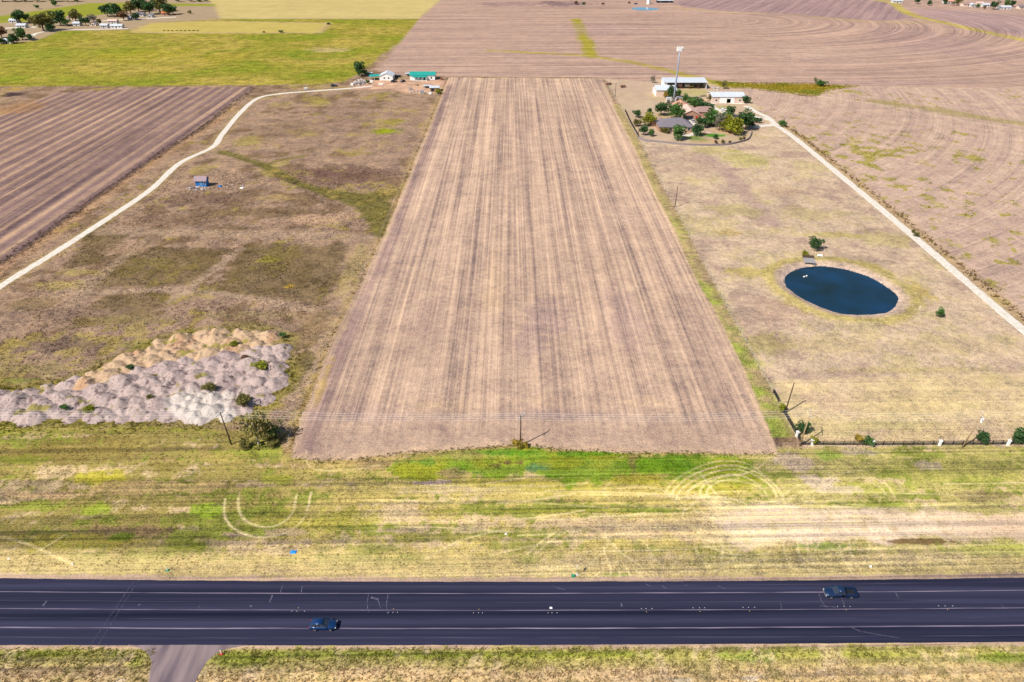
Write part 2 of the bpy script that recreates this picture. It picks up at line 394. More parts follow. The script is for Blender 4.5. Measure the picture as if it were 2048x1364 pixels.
# blobs of differing cover, one of them a painted bank shadow: x, y, half width, half height (map pixels), colour, strength
BL = [
    # verge, left
    (200, 957, 62, 18, (182, 172, 62), .9), (190, 1020, 46, 15, (158, 172, 60), .9), (412, 1022, 42, 20, (150, 172, 55), .9), (345, 908, 90, 18, (150, 128, 82), .6), (120, 900, 150, 30, (138, 120, 66), .7),
    (330, 975, 160, 16, (202, 172, 120), .7), (60, 990, 110, 12, (205, 172, 125), .8), (250, 1062, 120, 12, (150, 120, 95), .6), (130, 1085, 130, 22, (160, 150, 62), .7), (380, 1090, 70, 20, (128, 135, 50), .8),
    (240, 1072, 26, 10, (105, 125, 40), .8), (480, 1070, 40, 8, (195, 165, 145), .7), (560, 1065, 50, 8, (195, 168, 140), .6), (40, 920, 60, 12, (120, 128, 45), .7), (450, 915, 40, 12, (178, 160, 90), .7),
    (545, 960, 40, 10, (165, 168, 60), .7), (700, 1040, 90, 22, (165, 160, 65), .7), (320, 935, 60, 10, (130, 118, 62), .7), (560, 1035, 60, 20, (182, 172, 80), .6),
    # verge, centre
    (760, 990, 160, 14, (208, 186, 112), .5), (870, 965, 45, 7, (205, 180, 160), .85), (900, 945, 32, 12, (165, 140, 100), .7), (745, 930, 40, 12, (170, 145, 105), .7), (1020, 926, 26, 7, (125, 100, 70), .8), (990, 932, 18, 6, (105, 92, 55), .7),
    (1080, 934, 26, 10, (110, 150, 95), .8), (1110, 1022, 350, 5, (160, 160, 60), .6), (800, 1062, 90, 9, (205, 178, 145), .7), (850, 1075, 100, 14, (150, 148, 65), .7), (1040, 1090, 80, 18, (150, 150, 65), .8),
    (1060, 1120, 30, 10, (140, 150, 70), .5), (740, 1095, 60, 12, (150, 155, 75), .6), (1185, 1045, 150, 9, (210, 182, 140), .6), (1130, 925, 60, 18, (158, 160, 48), .6), (1300, 930, 80, 14, (118, 158, 38), .8), (1175, 908, 90, 6, (96, 148, 32), .8),
    (1010, 905, 90, 8, (110, 160, 45), .8), (1270, 960, 60, 10, (175, 168, 50), .7), (1265, 925, 12, 20, (150, 125, 80), .6), (1230, 1148, 40, 4, (140, 170, 75), .6), (850, 925, 40, 8, (110, 160, 60), .6), (1300, 1020, 60, 6, (135, 155, 60), .6),
    # verge, right
    (1830, 1083, 100, 6, (128, 100, 68), .85),
    (1640, 965, 40, 14, (222, 198, 178), .7), (1590, 925, 40, 18, (215, 188, 165), .7), (1760, 975, 90, 16, (178, 178, 75), .7), (1900, 940, 160, 26, (188, 182, 95), .7), (1690, 980, 50, 10, (210, 188, 165), .6), (1975, 992, 60, 12, (150, 130, 95), .6),
    (1850, 930, 30, 12, (205, 182, 160), .6), (1660, 910, 30, 10, (150, 178, 70), .7), (1990, 1100, 120, 16, (178, 180, 85), .7), (1640, 1092, 70, 8, (135, 160, 70), .7), (1440, 1095, 90, 14, (165, 158, 80), .6), 
     (1720, 905, 40, 8, (212, 190, 165), .6), (2000, 920, 90, 18, (175, 168, 95), .5),
    # pasture left of the ploughed strip
    (690, 352, 110, 22, (126, 98, 84), .75), (640, 345, 40, 8, (116, 86, 80), .6),
    (775, 263, 40, 6, (152, 158, 36), .95), (790, 243, 26, 6, (172, 160, 60), .7), (500, 280, 30, 14, (172, 158, 78), .6), (640, 205, 26, 10, (176, 160, 80), .5), (560, 262, 70, 20, (140, 116, 92), .5), (690, 240, 70, 30, (156, 130, 112), .5),
    (800, 290, 40, 50, (170, 142, 122), .6), (420, 400, 120, 16, (122, 98, 82), .6), (520, 425, 130, 12, (130, 108, 74), .6), (350, 440, 120, 14, (140, 114, 92), .6), (640, 438, 60, 12, (206, 170, 138), .7), (560, 395, 60, 8, (190, 164, 110), .6),
    (120, 630, 150, 18, (158, 132, 112), .7), (240, 640, 110, 12, (158, 140, 92), .6), (130, 690, 110, 18, (128, 108, 92), .7), (40, 740, 120, 16, (168, 152, 96), .6), (120, 570, 60, 12, (190, 170, 96), .6), (160, 545, 60, 8, (176, 160, 84), .5),
    (330, 690, 100, 10, (168, 158, 82), .6), (500, 630, 120, 10, (170, 150, 106), .6), (620, 660, 40, 40, (150, 126, 84), .6), (600, 740, 24, 40, (120, 108, 54), .7), (560, 770, 30, 40, (132, 122, 56), .6), (700, 545, 22, 60, (178, 160, 98), .5),
    (640, 780, 12, 60, (198, 168, 96), .6), (540, 520, 26, 8, (160, 150, 60), .7), (580, 572, 16, 6, (196, 160, 50), .7), (60, 610, 60, 16, (120, 104, 60), .5), (15, 650, 40, 16, (170, 144, 122), .5), (250, 500, 60, 14, (190, 158, 128), .5), (30, 760, 60, 8, (130, 140, 60), .6),
    # pasture right
    (1490, 318, 50, 18, (196, 184, 116), .8), (1420, 300, 50, 10, (196, 182, 112), .6), (1470, 375, 40, 14, (184, 158, 142), .6), (1470, 420, 60, 14, (192, 178, 118), .6), (1455, 465, 40, 7, (186, 160, 92), .6), (1620, 430, 80, 16, (194, 178, 118), .5), (1560, 380, 60, 10, (206, 178, 140), .5),
    (1560, 620, 50, 30, (190, 158, 138), .6), (1540, 690, 50, 28, (176, 164, 92), .6), (1660, 690, 120, 22, (198, 176, 132), .6), (1580, 710, 40, 12, (166, 142, 124), .6), (1500, 545, 50, 14, (196, 178, 96), .7), (1770, 480, 60, 16, (196, 180, 116), .6), (1900, 690, 140, 22, (196, 174, 132), .5),
    (1850, 740, 200, 8, (190, 172, 112), .5), (1700, 520, 70, 14, (190, 166, 140), .6), (1660, 470, 60, 8, (186, 172, 90), .6), (1840, 580, 20, 26, (196, 172, 92), .7), (1850, 810, 120, 26, (222, 198, 142), .5), (1650, 800, 60, 20, (224, 192, 158), .6), (1760, 850, 120, 12, (208, 194, 128), .5),
    # yard of the brick house
    (1395, 278, 22, 7, (110, 148, 50), .8), (1435, 271, 26, 5, (78, 150, 42), .95), (1405, 270, 14, 4, (120, 150, 56), .6), (1390, 185, 40, 8, (196, 186, 116), .7), (1300, 222, 40, 30, (206, 184, 152), .5), (1465, 225, 36, 10, (206, 180, 150), .6), (1330, 235, 40, 8, (200, 172, 110), .6),
    (1450, 262, 30, 8, (206, 164, 110), .7), (1420, 283, 50, 5, (208, 174, 126), .6), (1440, 215, 40, 4, (160, 170, 80), .5),
    # fields
    (1100, 640, 60, 40, (178, 150, 142), .5), (1060, 690, 40, 40, (176, 148, 140), .5), (860, 640, 40, 60, (184, 154, 140), .5), (1250, 640, 50, 70, (186, 156, 146), .5), (880, 810, 60, 16, (216, 184, 150), .6), (1080, 800, 70, 12, (214, 182, 152), .6), (1290, 800, 60, 14, (220, 188, 154), .6),
    (990, 575, 26, 80, (218, 186, 150), .4), (1380, 330, 60, 30, (208, 180, 150), .3), (1120, 830, 140, 10, (182, 154, 144), .5), (750, 825, 70, 24, (176, 148, 136), .5), (1200, 60, 90, 14, (186, 156, 146), .5), (1650, 110, 120, 20, (208, 178, 156), .5), (1880, 90, 120, 40, (180, 150, 142), .5), (1120, 8, 60, 6, (128, 104, 110), .7),
    (1010, 8, 60, 5, (150, 124, 124), .5), (1760, 165, 200, 6, (186, 158, 146), .6), (1560, 20, 110, 14, (172, 144, 140), .5), (660, 100, 55, 5, (198, 176, 120), .8), (440, 118, 50, 12, (182, 164, 64), .6), (300, 110, 120, 16, (178, 168, 56), .5), (60, 110, 80, 14, (140, 154, 52), .6), (650, 150, 60, 8, (130, 152, 40), .6), (560, 75, 100, 8, (132, 150, 42), .6),
    (25, 189, 26, 5, (70, 56, 62), .9), (30, 178, 26, 4, (190, 160, 70), .7), (40, 215, 50, 18, (176, 136, 98), .7),  # first blob: shadow of a bank put into the ground colour
    # near side of the road
    (60, 1345, 90, 14, (190, 158, 120), .8), (200, 1340, 60, 16, (176, 148, 108), .7), (270, 1330, 20, 16, (132, 150, 44), .8), (90, 1308, 120, 7, (138, 152, 50), .8), (480, 1320, 60, 16, (124, 142, 46), .8), (700, 1310, 220, 7, (140, 158, 54), .8), (1120, 1310, 220, 7, (150, 164, 56), .8), (1500, 1312, 60, 14, (135, 172, 70), .8), (1990, 1318, 90, 13, (124, 162, 44), .9),
    (1700, 1310, 160, 7, (165, 168, 70), .6), (1780, 1340, 60, 14, (225, 205, 160), .7), (800, 1345, 220, 14, (212, 180, 138), .8), (1200, 1348, 200, 14, (212, 180, 140), .8), (1470, 1338, 50, 8, (160, 150, 60), .6), (1650, 1345, 90, 14, (216, 188, 140), .7), (1365, 1361, 24, 4, (245, 238, 226), 1.2), (1412, 1359, 20, 2, (240, 232, 218), 1.1), (1504, 1358, 26, 4, (246, 240, 230), 1.2), (240, 1362, 16, 4, (240, 232, 220), 1.2),
]


def blob_world(px, py, hw, hh):
    cx, cy = g(px, py); x1, _ = g(px + hw, py); _, y0 = g(px, py + hh); _, y1 = g(px, py - hh)
    return cx, (y0 + y1) / 2, x1 - cx, (y1 - y0) / 2


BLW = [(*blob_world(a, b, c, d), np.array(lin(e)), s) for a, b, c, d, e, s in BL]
C_CEN = np.array(g(1440, 40)); D_CEN = np.array(g(2080, 150))
YV = yline


def height(x, y):
    """ground height: level fields, slightly lumpy grass, the pond's basin with its low bank"""
    x = np.atleast_1d(np.asarray(x, float)); y = np.atleast_1d(np.asarray(y, float))
    z = np.zeros_like(x)
    ds = sdf(P_POND, x, y, 12.0)
    basin = sstep(-3.2, 5.0, ds)
    z += -2.4 * basin + 0.35 * sstep(-9, -4, ds) * (1 - sstep(-4, -1.5, ds))
    z += .22 * fbm(x / 2.5, y / 2.5, 55, 3) * (sstep(-6, -2, ds) * (1 - sstep(3, 6, ds)))
    sw = sdf(P_SWALE, x, y, 8); z -= 0.35 * np.maximum(sstep(-4, 2, sw), 1 - sstep(0.5, 3.5, ldist(SWALE, x, y, 8)))
    return z


def paint(x, y):
    """base colour (linear, display target), cover parameters, row coordinates and region for places on the land"""
    n = len(x)
    f1 = fbm(x / 38.0, y / 38.0, 1); f2 = fbm(x / 11.0, y / 11.0, 2); f3 = fbm(x / 3.2, y / 3.2, 3, 3); f4 = fbm(x / 1.1, y / 1.1, 4, 2)
    fx = fbm(x / 26.0, y / 3.5, 5, 3)                      # bands along the road
    col = np.empty((n, 3)); par = np.zeros((n, 3)); row = np.stack([x, y, np.zeros(n)], 1); reg = np.zeros(n, np.int32)
    def L3(c): return lin(c)
    def mix(c, m):
        c = lin(c) if not isinstance(c, np.ndarray) else c
        col[:] = col * (1 - m[:, None]) + c * m[:, None]
    # --- left pasture is the default
    col[:] = L3((172, 144, 120)); par[:] = (0.0, 1.35, 1.0)
    mix((124, 101, 74), sstep(0.02, 0.4, f2 + 0.5 * f1 + 0.4 * f3) * .75); mix((196, 164, 132), sstep(0.08, 0.45, -f2 + 0.4 * f3 - 0.4 * f1) * .6)
    mix((176, 158, 84), sstep(0.28, 0.5, f3 * .7 + fbm(x / 17, y / 17, 21, 3)) * .6)
    # --- far country
    far = y > 640
    mix((186, 164, 132), sstep(600, 720, y)); par[far] = (0, .25, .3); reg[far] = 8
    def region(P, rid, c, p, rows=None, soft=0.5, amp=0.8):
        d = sdf(P, x, y, 25) + f4 * amp * .5 + f3 * amp * .6
        m = sstep(-soft, soft, d)
        mix(c, m); par[:] = par * (1 - m[:, None]) + np.array(p) * m[:, None]; reg[m > .5] = rid
        if rows is not None: row[m > .5, :2] = rows[m > .5]
        return m
    xy = np.stack([x, y], 1); yx = np.stack([y - 0.02 * x, x], 1)
    # --- right pasture
    md = sstep(-1, 1, (x - np.interp(y, FENCE_R[::-1, 1], FENCE_R[::-1, 0])) + f3) * (y > 100) * (y < 640)
    ir = md > .5; reg[ir] = 7
    mix((214, 189, 158), md); par[:] = par * (1 - md[:, None]) + np.array((0, 1.0, .7)) * md[:, None]
    mix((194, 178, 118), md * sstep(0.12, 0.5, f2 * .8 + f3 * .5 + .3 * f1) * .5); mix((182, 152, 138), md * sstep(0.1, 0.45, -f2 + f3 * .4) * .55)
    mix((186, 158, 146), md * (1 - sstep(1.5, 5.5, ldist(smooth_line(gp([(1395, 300), (1440, 335), (1490, 385), (1545, 448)]), 4), x, y, 9) + f3 * 1.5)) * .7)
    region(P_LAWN, 7, (222, 197, 150), (.3, .9, .5), yx, 1.0, 1.5)
    ml = sdf(P_LAWN, x, y) > 0
    mix((206, 190, 128), ml * sstep(0.1, .5, fx * .6 + f2 * .5 + .4 * f3) * .4); mix((228, 200, 168), ml * sstep(0.1, .5, -f2 + .3 * f3) * .5)
    my = region(P_YARD, 7, (208, 182, 154), (0, .4, .4), None, 2, 3); mix((190, 176, 116), my * sstep(.1, .5, f2 + .4 * f3) * .4)
    # --- verge between fields and road
    yu = YV(FU, x); yl = YV(FL, x)
    top = np.interp(x, [-130, -58, -54, -20, 0, 60, 66, 200], [136, 130, 122, 125, 126.5, 122.8, 125, 125])
    mv = sstep(-.8, .8, top - y + f3 * 1.2) * (y > 60); reg[(mv > .5)] = 6
    t = np.clip((y - yu) / np.maximum(top - yu, 1), 0, 1)
    base = np.where((x < -45)[:, None], L3((160, 142, 82)), np.where((x > 50)[:, None], L3((192, 180, 108)), L3((194, 178, 106))))
    wl = sstep(-60, -35, x)[:, None]; wr = sstep(40, 65, x)[:, None]
    base = L3((160, 145, 84)) * (1 - wl) + L3((205, 185, 110)) * wl * (1 - wr) + L3((197, 183, 114)) * wr
    col[:] = col * (1 - mv[:, None]) + base * mv[:, None]
    par[:] = par * (1 - mv[:, None]) + np.array((.95, .95, .9)) * mv[:, None]
    iv = mv > .5; row[iv, :2] = yx[iv]
    mix((142, 152, 62), mv * sstep(.02, .34, fx * .6 + f2 * .5 + .35 * f3 + .3 * f4) * .8); mix((226, 197, 156), mv * sstep(.05, .38, -fx * .7 + f2 * .4 + .35 * f3 - .3 * f4) * .75)
    mix((112, 102, 54), mv * sstep(.2, .5, f3 + .5 * f2) * .4 * (1 - sstep(-50, -30, x) * .7))
    mix((214, 190, 134), mv * (1 - sstep(3.5, 10, y - yu + f3 * 2)) * .75)
    m = sstep(-2, 2, sdf(P_STRAW, x, y) + 3 * f2 + 2 * f3); mix((222, 194, 148), m * .7)
    m = sstep(-1.0, 1.5, sdf(P_BARE, x, y) + 3 * f2 + 1.6 * f3); mix((222, 194, 164), m * .95); par[:, 1] *= 1 - .5 * m; mix((246, 220, 188), m * (1 - sstep(78, 108, x + 12 * f2)) * .9); mix((176, 158, 92), m * sstep(.25, .5, f3 + .3 * f4) * .4)
    m = sstep(-2, 2, sdf(P_YG, x, y) + 3 * f2 + 2 * f3); mix((190, 178, 74), m * .75)
    m = sstep(-1.2, 1.2, sdf(P_GREEN, x, y) + 2.5 * f2 + 2.5 * f3 + 1.5 * f4); mix((132, 162, 44), m * .9); mix((176, 166, 56), m * sstep(0, .5, f2 + fx * .5) * .6); mix((96, 148, 40), m * sstep(.1, .5, -f2 + .3 * f3) * .6)
    # --- fields
    mA = region(P_A, 1, (205, 175, 151), (.80, .75, .6), xy, .35, .5)
    dA = sdf(P_A, x, y)
    hl = mA * (1 - sstep(0, 14, y - top - 2 + 2 * f2)); par[:, 0] *= (1 - .75 * hl)
    mix((166, 138, 130), mA * (1 - sstep(2, 6, np.abs(x - np.interp(y, P_A[::-1][:10, 1][::-1], P_A[::-1][:10, 0][::-1]) - 5))) * .0)
    mix((158, 131, 126), mA * (1 - sstep(3, 8, ldist(P_A[[28, 29, 30, 31, 32, 33, 34, 35, 36, 0]], x, y, 12) + 2 * f2)) * .75)
    mB = region(P_B, 2, (195, 164, 145), (.68, .6, .3), yx, 1.0, 2.5)
    right = x > C_CEN[0] - 30 * f1
    rr = np.sqrt(((x - C_CEN[0]) / 1.25) ** 2 + (y - C_CEN[1]) ** 2)
    selC = (mB > .5) & right; row[selC, 0] = rr[selC]; row[selC, 1] = np.arctan2(y - C_CEN[1], x - C_CEN[0])[selC] * rr[selC]
    mD = region(P_D, 3, (206, 177, 156), (.34, .8, .5), None, 1.0, 1.5)
    sD = mD > .5; rd = np.hypot(x + 17, y - 564)
    row[sD, 0] = rd[sD]; row[sD, 1] = (np.arctan2(y - 564, x + 17) * 350)[sD]
    wd = fbm(x / 5, y / 5, 31, 3) + .30 * f4 + .5 * fbm(x / 60, y / 60, 33, 2) + .12 - .05 * np.minimum(ldist(DRIVE_R + np.array([22, 26]), x, y, 60) / 7, 5)
    mix((172, 160, 78), mD * sstep(.26, .46, wd) * .9); mix((206, 178, 150), mD * sstep(0, .5, f2) * .35)
    mix((196, 168, 120), mD * (1 - sstep(3, 9, ldist(DRIVE_R, x, y, 14) + f3 * 2)) * .7)
    mE = region(P_E, 4, (164, 156, 64), (.3, 1.9, .9), yx, 1.0, 3)
    mix((138, 148, 48), mE * sstep(.0, .5, f1 + .4 * f2) * .8); mix((196, 174, 88), mE * sstep(.05, .5, -f1 + .4 * f2 + .2 * f3) * .7)
    region(P_PALE, 4, (206, 186, 104), (.1, .3, .3), yx, 2, 4)
    region(P_N, 8, (214, 194, 128), (.15, .25, .2), yx, 2, 4)
    region(P_NG, 8, (158, 162, 62), (.1, .3, .3), yx, 2, 4)
    mF = region(P_F, 5, (158, 131, 120), (.75, .8, .5), xy, .6, 1.2)
    sf = .5 + .5 * np.sin(2 * np.pi * x / 7.4 + 1.2 * fbm(x / 30, y / 160, 41, 2)) + .35 * fbm(x / 3, y / 70, 42, 3); mix((198, 165, 132), mF * sstep(.62, 1.05, sf) * .7); mix((128, 104, 104), mF * (1 - sstep(.05, .45, sf)) * .55)
    # weedy strip beside the lane, left
    dl = ldist(DRIVE_L, x, y, 30)
    mG = (1 - mF) * (1 - mA) * (1 - mv) * (1 - sstep(2, 5, dl + f3 * 2)) * (x < -60) * (y < 520)
    mix((186, 160, 112), mG * .6)
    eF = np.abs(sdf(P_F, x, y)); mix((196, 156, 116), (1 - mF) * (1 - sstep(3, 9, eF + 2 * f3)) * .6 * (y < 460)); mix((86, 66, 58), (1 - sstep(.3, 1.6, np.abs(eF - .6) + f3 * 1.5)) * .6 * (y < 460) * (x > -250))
    # ploughed strip edges: fallen straw and weeds
    mix((198, 168, 110), (1 - mA) * sstep(-5, -1, dA + 2 * f3) * .55 * (x < 0) * (y < 500))
    gs = (x > 30) * (y < 460) * (y > 128) * (1 - mA) * sstep(-7.5, -.5, dA + f3 * 1.2)
    mix((196, 178, 116), gs * .8); mix((150, 166, 66), gs * sstep(.0, .6, f2 * .6 + f3 * .6 + .25) * (1 - sstep(180, 330, y)) * .85)
    mix((222, 190, 154), mA * (1 - sstep(.5, 3, dA + f3)) * .6)
    # the purple fields by the far contour strips, loops in the green field
    m = sstep(-4, 4, sdf(P_TR1, x, y) + 5 * f2); mix((172, 144, 142), m * .8); k = m > .5; row[k, 0] = (x * .8 - y * .45)[k]; row[k, 1] = (x * .45 + y * .8)[k]; par[k, 0] = .55
    m = sstep(-4, 4, sdf(P_TR2, x, y) + 5 * f2); mix((182, 154, 150), m * .75)
    for Q in LOOPS: mix((126, 146, 44), mE * (1 - sstep(2.5, 7, ldist(Q, x, y, 16) + 4 * f2)) * .6)
    mix((206, 176, 136), mE * (1 - sstep(1.5, 5, np.abs(sdf(P_PALE, x, y, 12)) + 2 * f2)) * .6)
    # strips and marsh in the far fields
    m = 1 - sstep(1.5, 4.5, ldist(CONTOUR, x, y, 14) + 3 * f2 - np.interp(y, [500, 560, 700], [6, 1.5, 0])); mix((182, 166, 72), m * .85)
    m = sstep(-3, 3, sdf(STRIP, x, y) + 3 * f2); mix((176, 164, 62), m * .95); mix((140, 140, 52), m * sstep(.1, .5, f2) * .6)
    m = 1 - sstep(2, 9, ldist(CONT2, x, y, 20) + 3 * f2); mix((198, 182, 92), m * .9)
    m = 1 - sstep(2, 6, ldist(CONT3, x, y, 20) + 3 * f2); mix((196, 174, 112), m * .7)
    m = sstep(-2, 3, sdf(MARSH, x, y) + 4 * f2 + 3 * f3); mix((160, 152, 46), m * .95); mix((118, 136, 56), m * sstep(0, .4, f2 + .5 * f3) * .8); mix((190, 150, 50), m * sstep(.1, .5, -f2 + .4 * f3) * .7)
    par[:, 1] = np.where(m > .5, .6, par[:, 1])
    m = (1 - sstep(1.0, 2.2, ldist(gp([(1500, 176), (1640, 193), (1740, 206), (1870, 230), (2048, 262)]), x, y, 6) + f3)) * .6; mix((226, 200, 168), m)
    m = (1 - sstep(3, 9, ldist(gp([(1750, 202), (1840, 214), (1960, 235), (2048, 248)]), x, y, 14) + 4 * f2)) * .6; mix((168, 154, 84), m)
    # swale in the left pasture
    m = np.maximum(sstep(-2, 2, sdf(P_SWALE, x, y, 10) + 2 * f2), 1 - sstep(1.5, 4.0, ldist(SWALE, x, y, 10) + 1.5 * f3)); mix((118, 112, 54), m * .85); mix((176, 150, 88), m * sstep(.2, .5, f2 + .5 * f3) * .7)
    m = 1 - sstep(.8, 2.4, ldist(gp([(529, 331), (555, 321), (608, 312)]), x, y, 6) + f3); mix((124, 116, 58), m * .7)
    for Q in OLIVES: m = sstep(-2, 2, sdf(Q, x, y) + 4 * f2 + 2 * f3); mix((116, 100, 62), m * .65)
    for Q, w_ in LANES: m = 1 - sstep(w_ * .5, w_ * 1.4, ldist(Q, x, y, 9) + 1.2 * f3); mix((186, 160, 132), m * .6)
    # left homestead
    m = sstep(-4, 4, sdf(P_HOME, x, y) + 4 * f2); mix((226, 184, 152), m * .9); mix((198, 160, 140), m * sstep(.1, .4, f3) * .5)
    # blobs of differing cover and the painted bank shadow
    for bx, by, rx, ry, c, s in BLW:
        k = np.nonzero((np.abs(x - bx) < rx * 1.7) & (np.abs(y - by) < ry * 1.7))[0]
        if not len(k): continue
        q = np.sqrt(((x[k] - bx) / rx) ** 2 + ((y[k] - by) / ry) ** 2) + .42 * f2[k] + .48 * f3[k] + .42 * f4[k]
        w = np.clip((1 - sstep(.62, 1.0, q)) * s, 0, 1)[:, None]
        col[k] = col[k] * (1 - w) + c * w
    # tracks
    for P, w_, s in TRACKS:
        d = ldist(P, x, y, 3); mix((246, 224, 166), (1 - sstep(w_ * .25, w_ * .8, d)) * s * 1.1 * np.clip(.8 + .8 * f2 + .5 * f4, .15, 1))
    for P in ARCS:
        d = ldist(P, x, y, 3); mix((160, 132, 122), mA * (1 - sstep(.1, .6, d)) * .22)
    # pond bank
    dp = -sdf(P_POND, x, y, 25)
    k = dp < 24
    mp = (1 - sstep(2.5, 6.5, np.abs(dp - 3.5) + 4.5 * f2 + 2 * f3)) * k; mix((190, 174, 96), mp * .75)
    mp = (1 - sstep(2.4, 4.8, dp + 1.2 * f3 + .8 * f2)) * k; mix((206, 180, 158), mp * .9)
    mp = (1 - sstep(.5, .9, np.abs(dp - .8) + .3 * f3)) * k; mix((226, 200, 180), mp * .7)
    mix((96, 84, 88), (dp < .2) * .85)
    # around the heaps: rank green weeds
    dh = sdf(P_HEAP, x, y, 12); mix((150, 140, 62), sstep(-5, -1, dh + 2 * f2) * .6)
    # gravel shoulders of the road
    gsh = np.maximum(1 - sstep(.4, 1.0, np.abs(y - yu - .4) + .35 * f4 + .4 * f3), 1 - sstep(.2, .6, np.abs(yl - .3 - y) + .35 * f4 + .4 * f3)); mix((206, 176, 152), gsh * .9); par[:, 1] *= 1 - .5 * gsh
    # near side of the road
    mn = y < yl - .3; reg[mn] = 9
    gn = np.where(mn, 1.0, 0.0)
    nb = L3((168, 170, 70)) * (1 - sstep(2.0, 5.5, yl - y + 1.2 * f2))[:, None] + L3((220, 190, 144)) * sstep(2.0, 5.5, yl - y + 1.2 * f2)[:, None]
    gm = gn * (1 - gsh) * .55; col[:] = col * (1 - gm[:, None]) + nb * gm[:, None]
    mix((128, 128, 54), gn * sstep(.25, .55, f3 + .3 * f4) * .4); mix((236, 208, 168), gn * sstep(.15, .5, -f3 + .4 * f4) * .5)
    col[:] *= (1 + .10 * f2 + .08 * f1)[:, None]
    return np.clip(col, 0.002, 1), par, row, reg


LAND = ground_mat()
NAMES = {0: ('pasture', 'brown weedy pasture between the white lane and the ploughed strip', 'pasture'),
         1: ('field', 'long ploughed strip of bare soil running away from the road', 'field'),
         2: ('field', 'wide bare ploughed fields beyond both farmsteads', 'field'),
         3: ('field', 'bare field with yellow weeds right of the white drive', 'field'),
         4: ('field', 'bright green field behind the left farmstead', 'field'),
         5: ('field', 'dark ploughed field with straw stripes left of the lane', 'field'),
         6: ('verge', 'wide mown grass verge with wheel tracks above the road', 'verge'),
         7: ('pasture', 'dry tan pasture around the pond', 'pasture'),
         8: ('terrain', 'far tan and green farmland near the top edge', 'terrain'),
         9: ('verge', 'weedy grass bank below the road at the bottom edge', 'verge')}
acc = {k: [] for k in NAMES}
for (x0, x1, y0, y1, st) in [(-185, 185, 40, 76, .5), (-150, 150, 76, 137, .3), (-185, -150, 76, 137, .5), (150, 185, 76, 137, .5), (-185, 185, 137, 200, .5), (-300, 320, 200, 340, .8), (-430, 470, 340, 560, 1.5), (-1000, 1100, 560, 1360, 4.0), (-1000, -185, 40, 200, 5.0), (185, 1100, 40, 200, 5.0),
                             (-1000, -300, 200, 340, 5.0), (320, 1100, 200, 340, 5.0), (-1000, -430, 340, 560, 5.0), (470, 1100, 340, 560, 5.0)]:
    xs = np.linspace(x0, x1, int(round((x1 - x0) / st)) + 1); ys = np.linspace(y0, y1, int(round((y1 - y0) / st)) + 1)
    X, Y = np.meshgrid(xs, ys); X = X.ravel(); Y = Y.ravel(); Z = height(X, Y)
    c, p, r_, reg = paint(X, Y)
    nx = len(xs); i = (np.arange(len(ys) - 1)[:, None] * nx + np.arange(nx - 1)[None, :]).ravel()
    F = np.stack([i, i + 1, i + nx + 1, i + nx], 1); fr = reg[i]
    for k in NAMES:
        f = F[fr == k]
        if len(f):
            u, inv = np.unique(f, return_inverse=True)
            acc[k].append((np.stack([X, Y, Z], 1)[u], inv.reshape(f.shape), c[u], p[u], r_[u]))
for k, parts in acc.items():
    if not parts: continue
    off = 0; Vs, Fs = [], []
    for v, f, *_ in parts: Vs.append(v); Fs.append(f + off); off += len(v)
    me = mesh_np(NAMES[k][0], np.vstack(Vs), np.vstack(Fs), LAND, True)
    vattr(me, 'col', np.vstack([q[2] for q in parts]) / CALIB); vattr(me, 'par', np.vstack([q[3] for q in parts])); vattr(me, 'rowuv', np.vstack([q[4] for q in parts]))
    o = link(bpy.data.objects.new(NAMES[k][0], me)); tag(o, NAMES[k][1], None, None, 'structure')

# the country out to the horizon, a little lower so that it never cuts the land map
m_out = mat('far_country', alb(186, 164, 128), 1.0, .3, .004)
o = MB().add([(-14000, -6000, -3), (14000, -6000, -3), (14000, 22000, -3), (-14000, 22000, -3)], [(0, 1, 2, 3)]).build('ground', m_out)
tag(o, 'farmland stretching on to the horizon', None, None, 'structure')


# ------------------------------------------------------------------ road, side road, drives
def ribbon(name, P, width, z, m, parent=None, skirt=0.0):
    """strip of given width (number or list) along the polyline P"""
    P = np.asarray(P, float); n = len(P); w = np.full(n, width, float) if np.isscalar(width) else np.asarray(width, float)
    T = np.gradient(P, axis=0); T /= np.linalg.norm(T, axis=1)[:, None]; Nn = np.stack([-T[:, 1], T[:, 0]], 1)
    A = P + Nn * w[:, None] / 2; B = P - Nn * w[:, None] / 2
    V = np.vstack([np.c_[A, np.full(n, z)], np.c_[B, np.full(n, z)]])
    i = np.arange(n - 1); F = [np.stack([i, i + n, i + n + 1, i + 1], 1)]
    if skirt:
        V = np.vstack([V, np.c_[A + Nn * skirt, np.full(n, -.02)], np.c_[B - Nn * skirt, np.full(n, -.02)]])
        F += [np.stack([i + 2 * n, i, i + 1, i + 2 * n + 1], 1), np.stack([i + n, i + 3 * n, i + 3 * n + 1, i + n + 1], 1)]
    return link(bpy.data.objects.new(name, mesh_np(name, V, np.vstack(F), m)), parent)


def asphalt(name, c, c2, seam=(0.02, 0.9, 1)):
    m = mat(name, c, .85, .2, 1.0, .1, 0, .12, None, seam, c2); return m


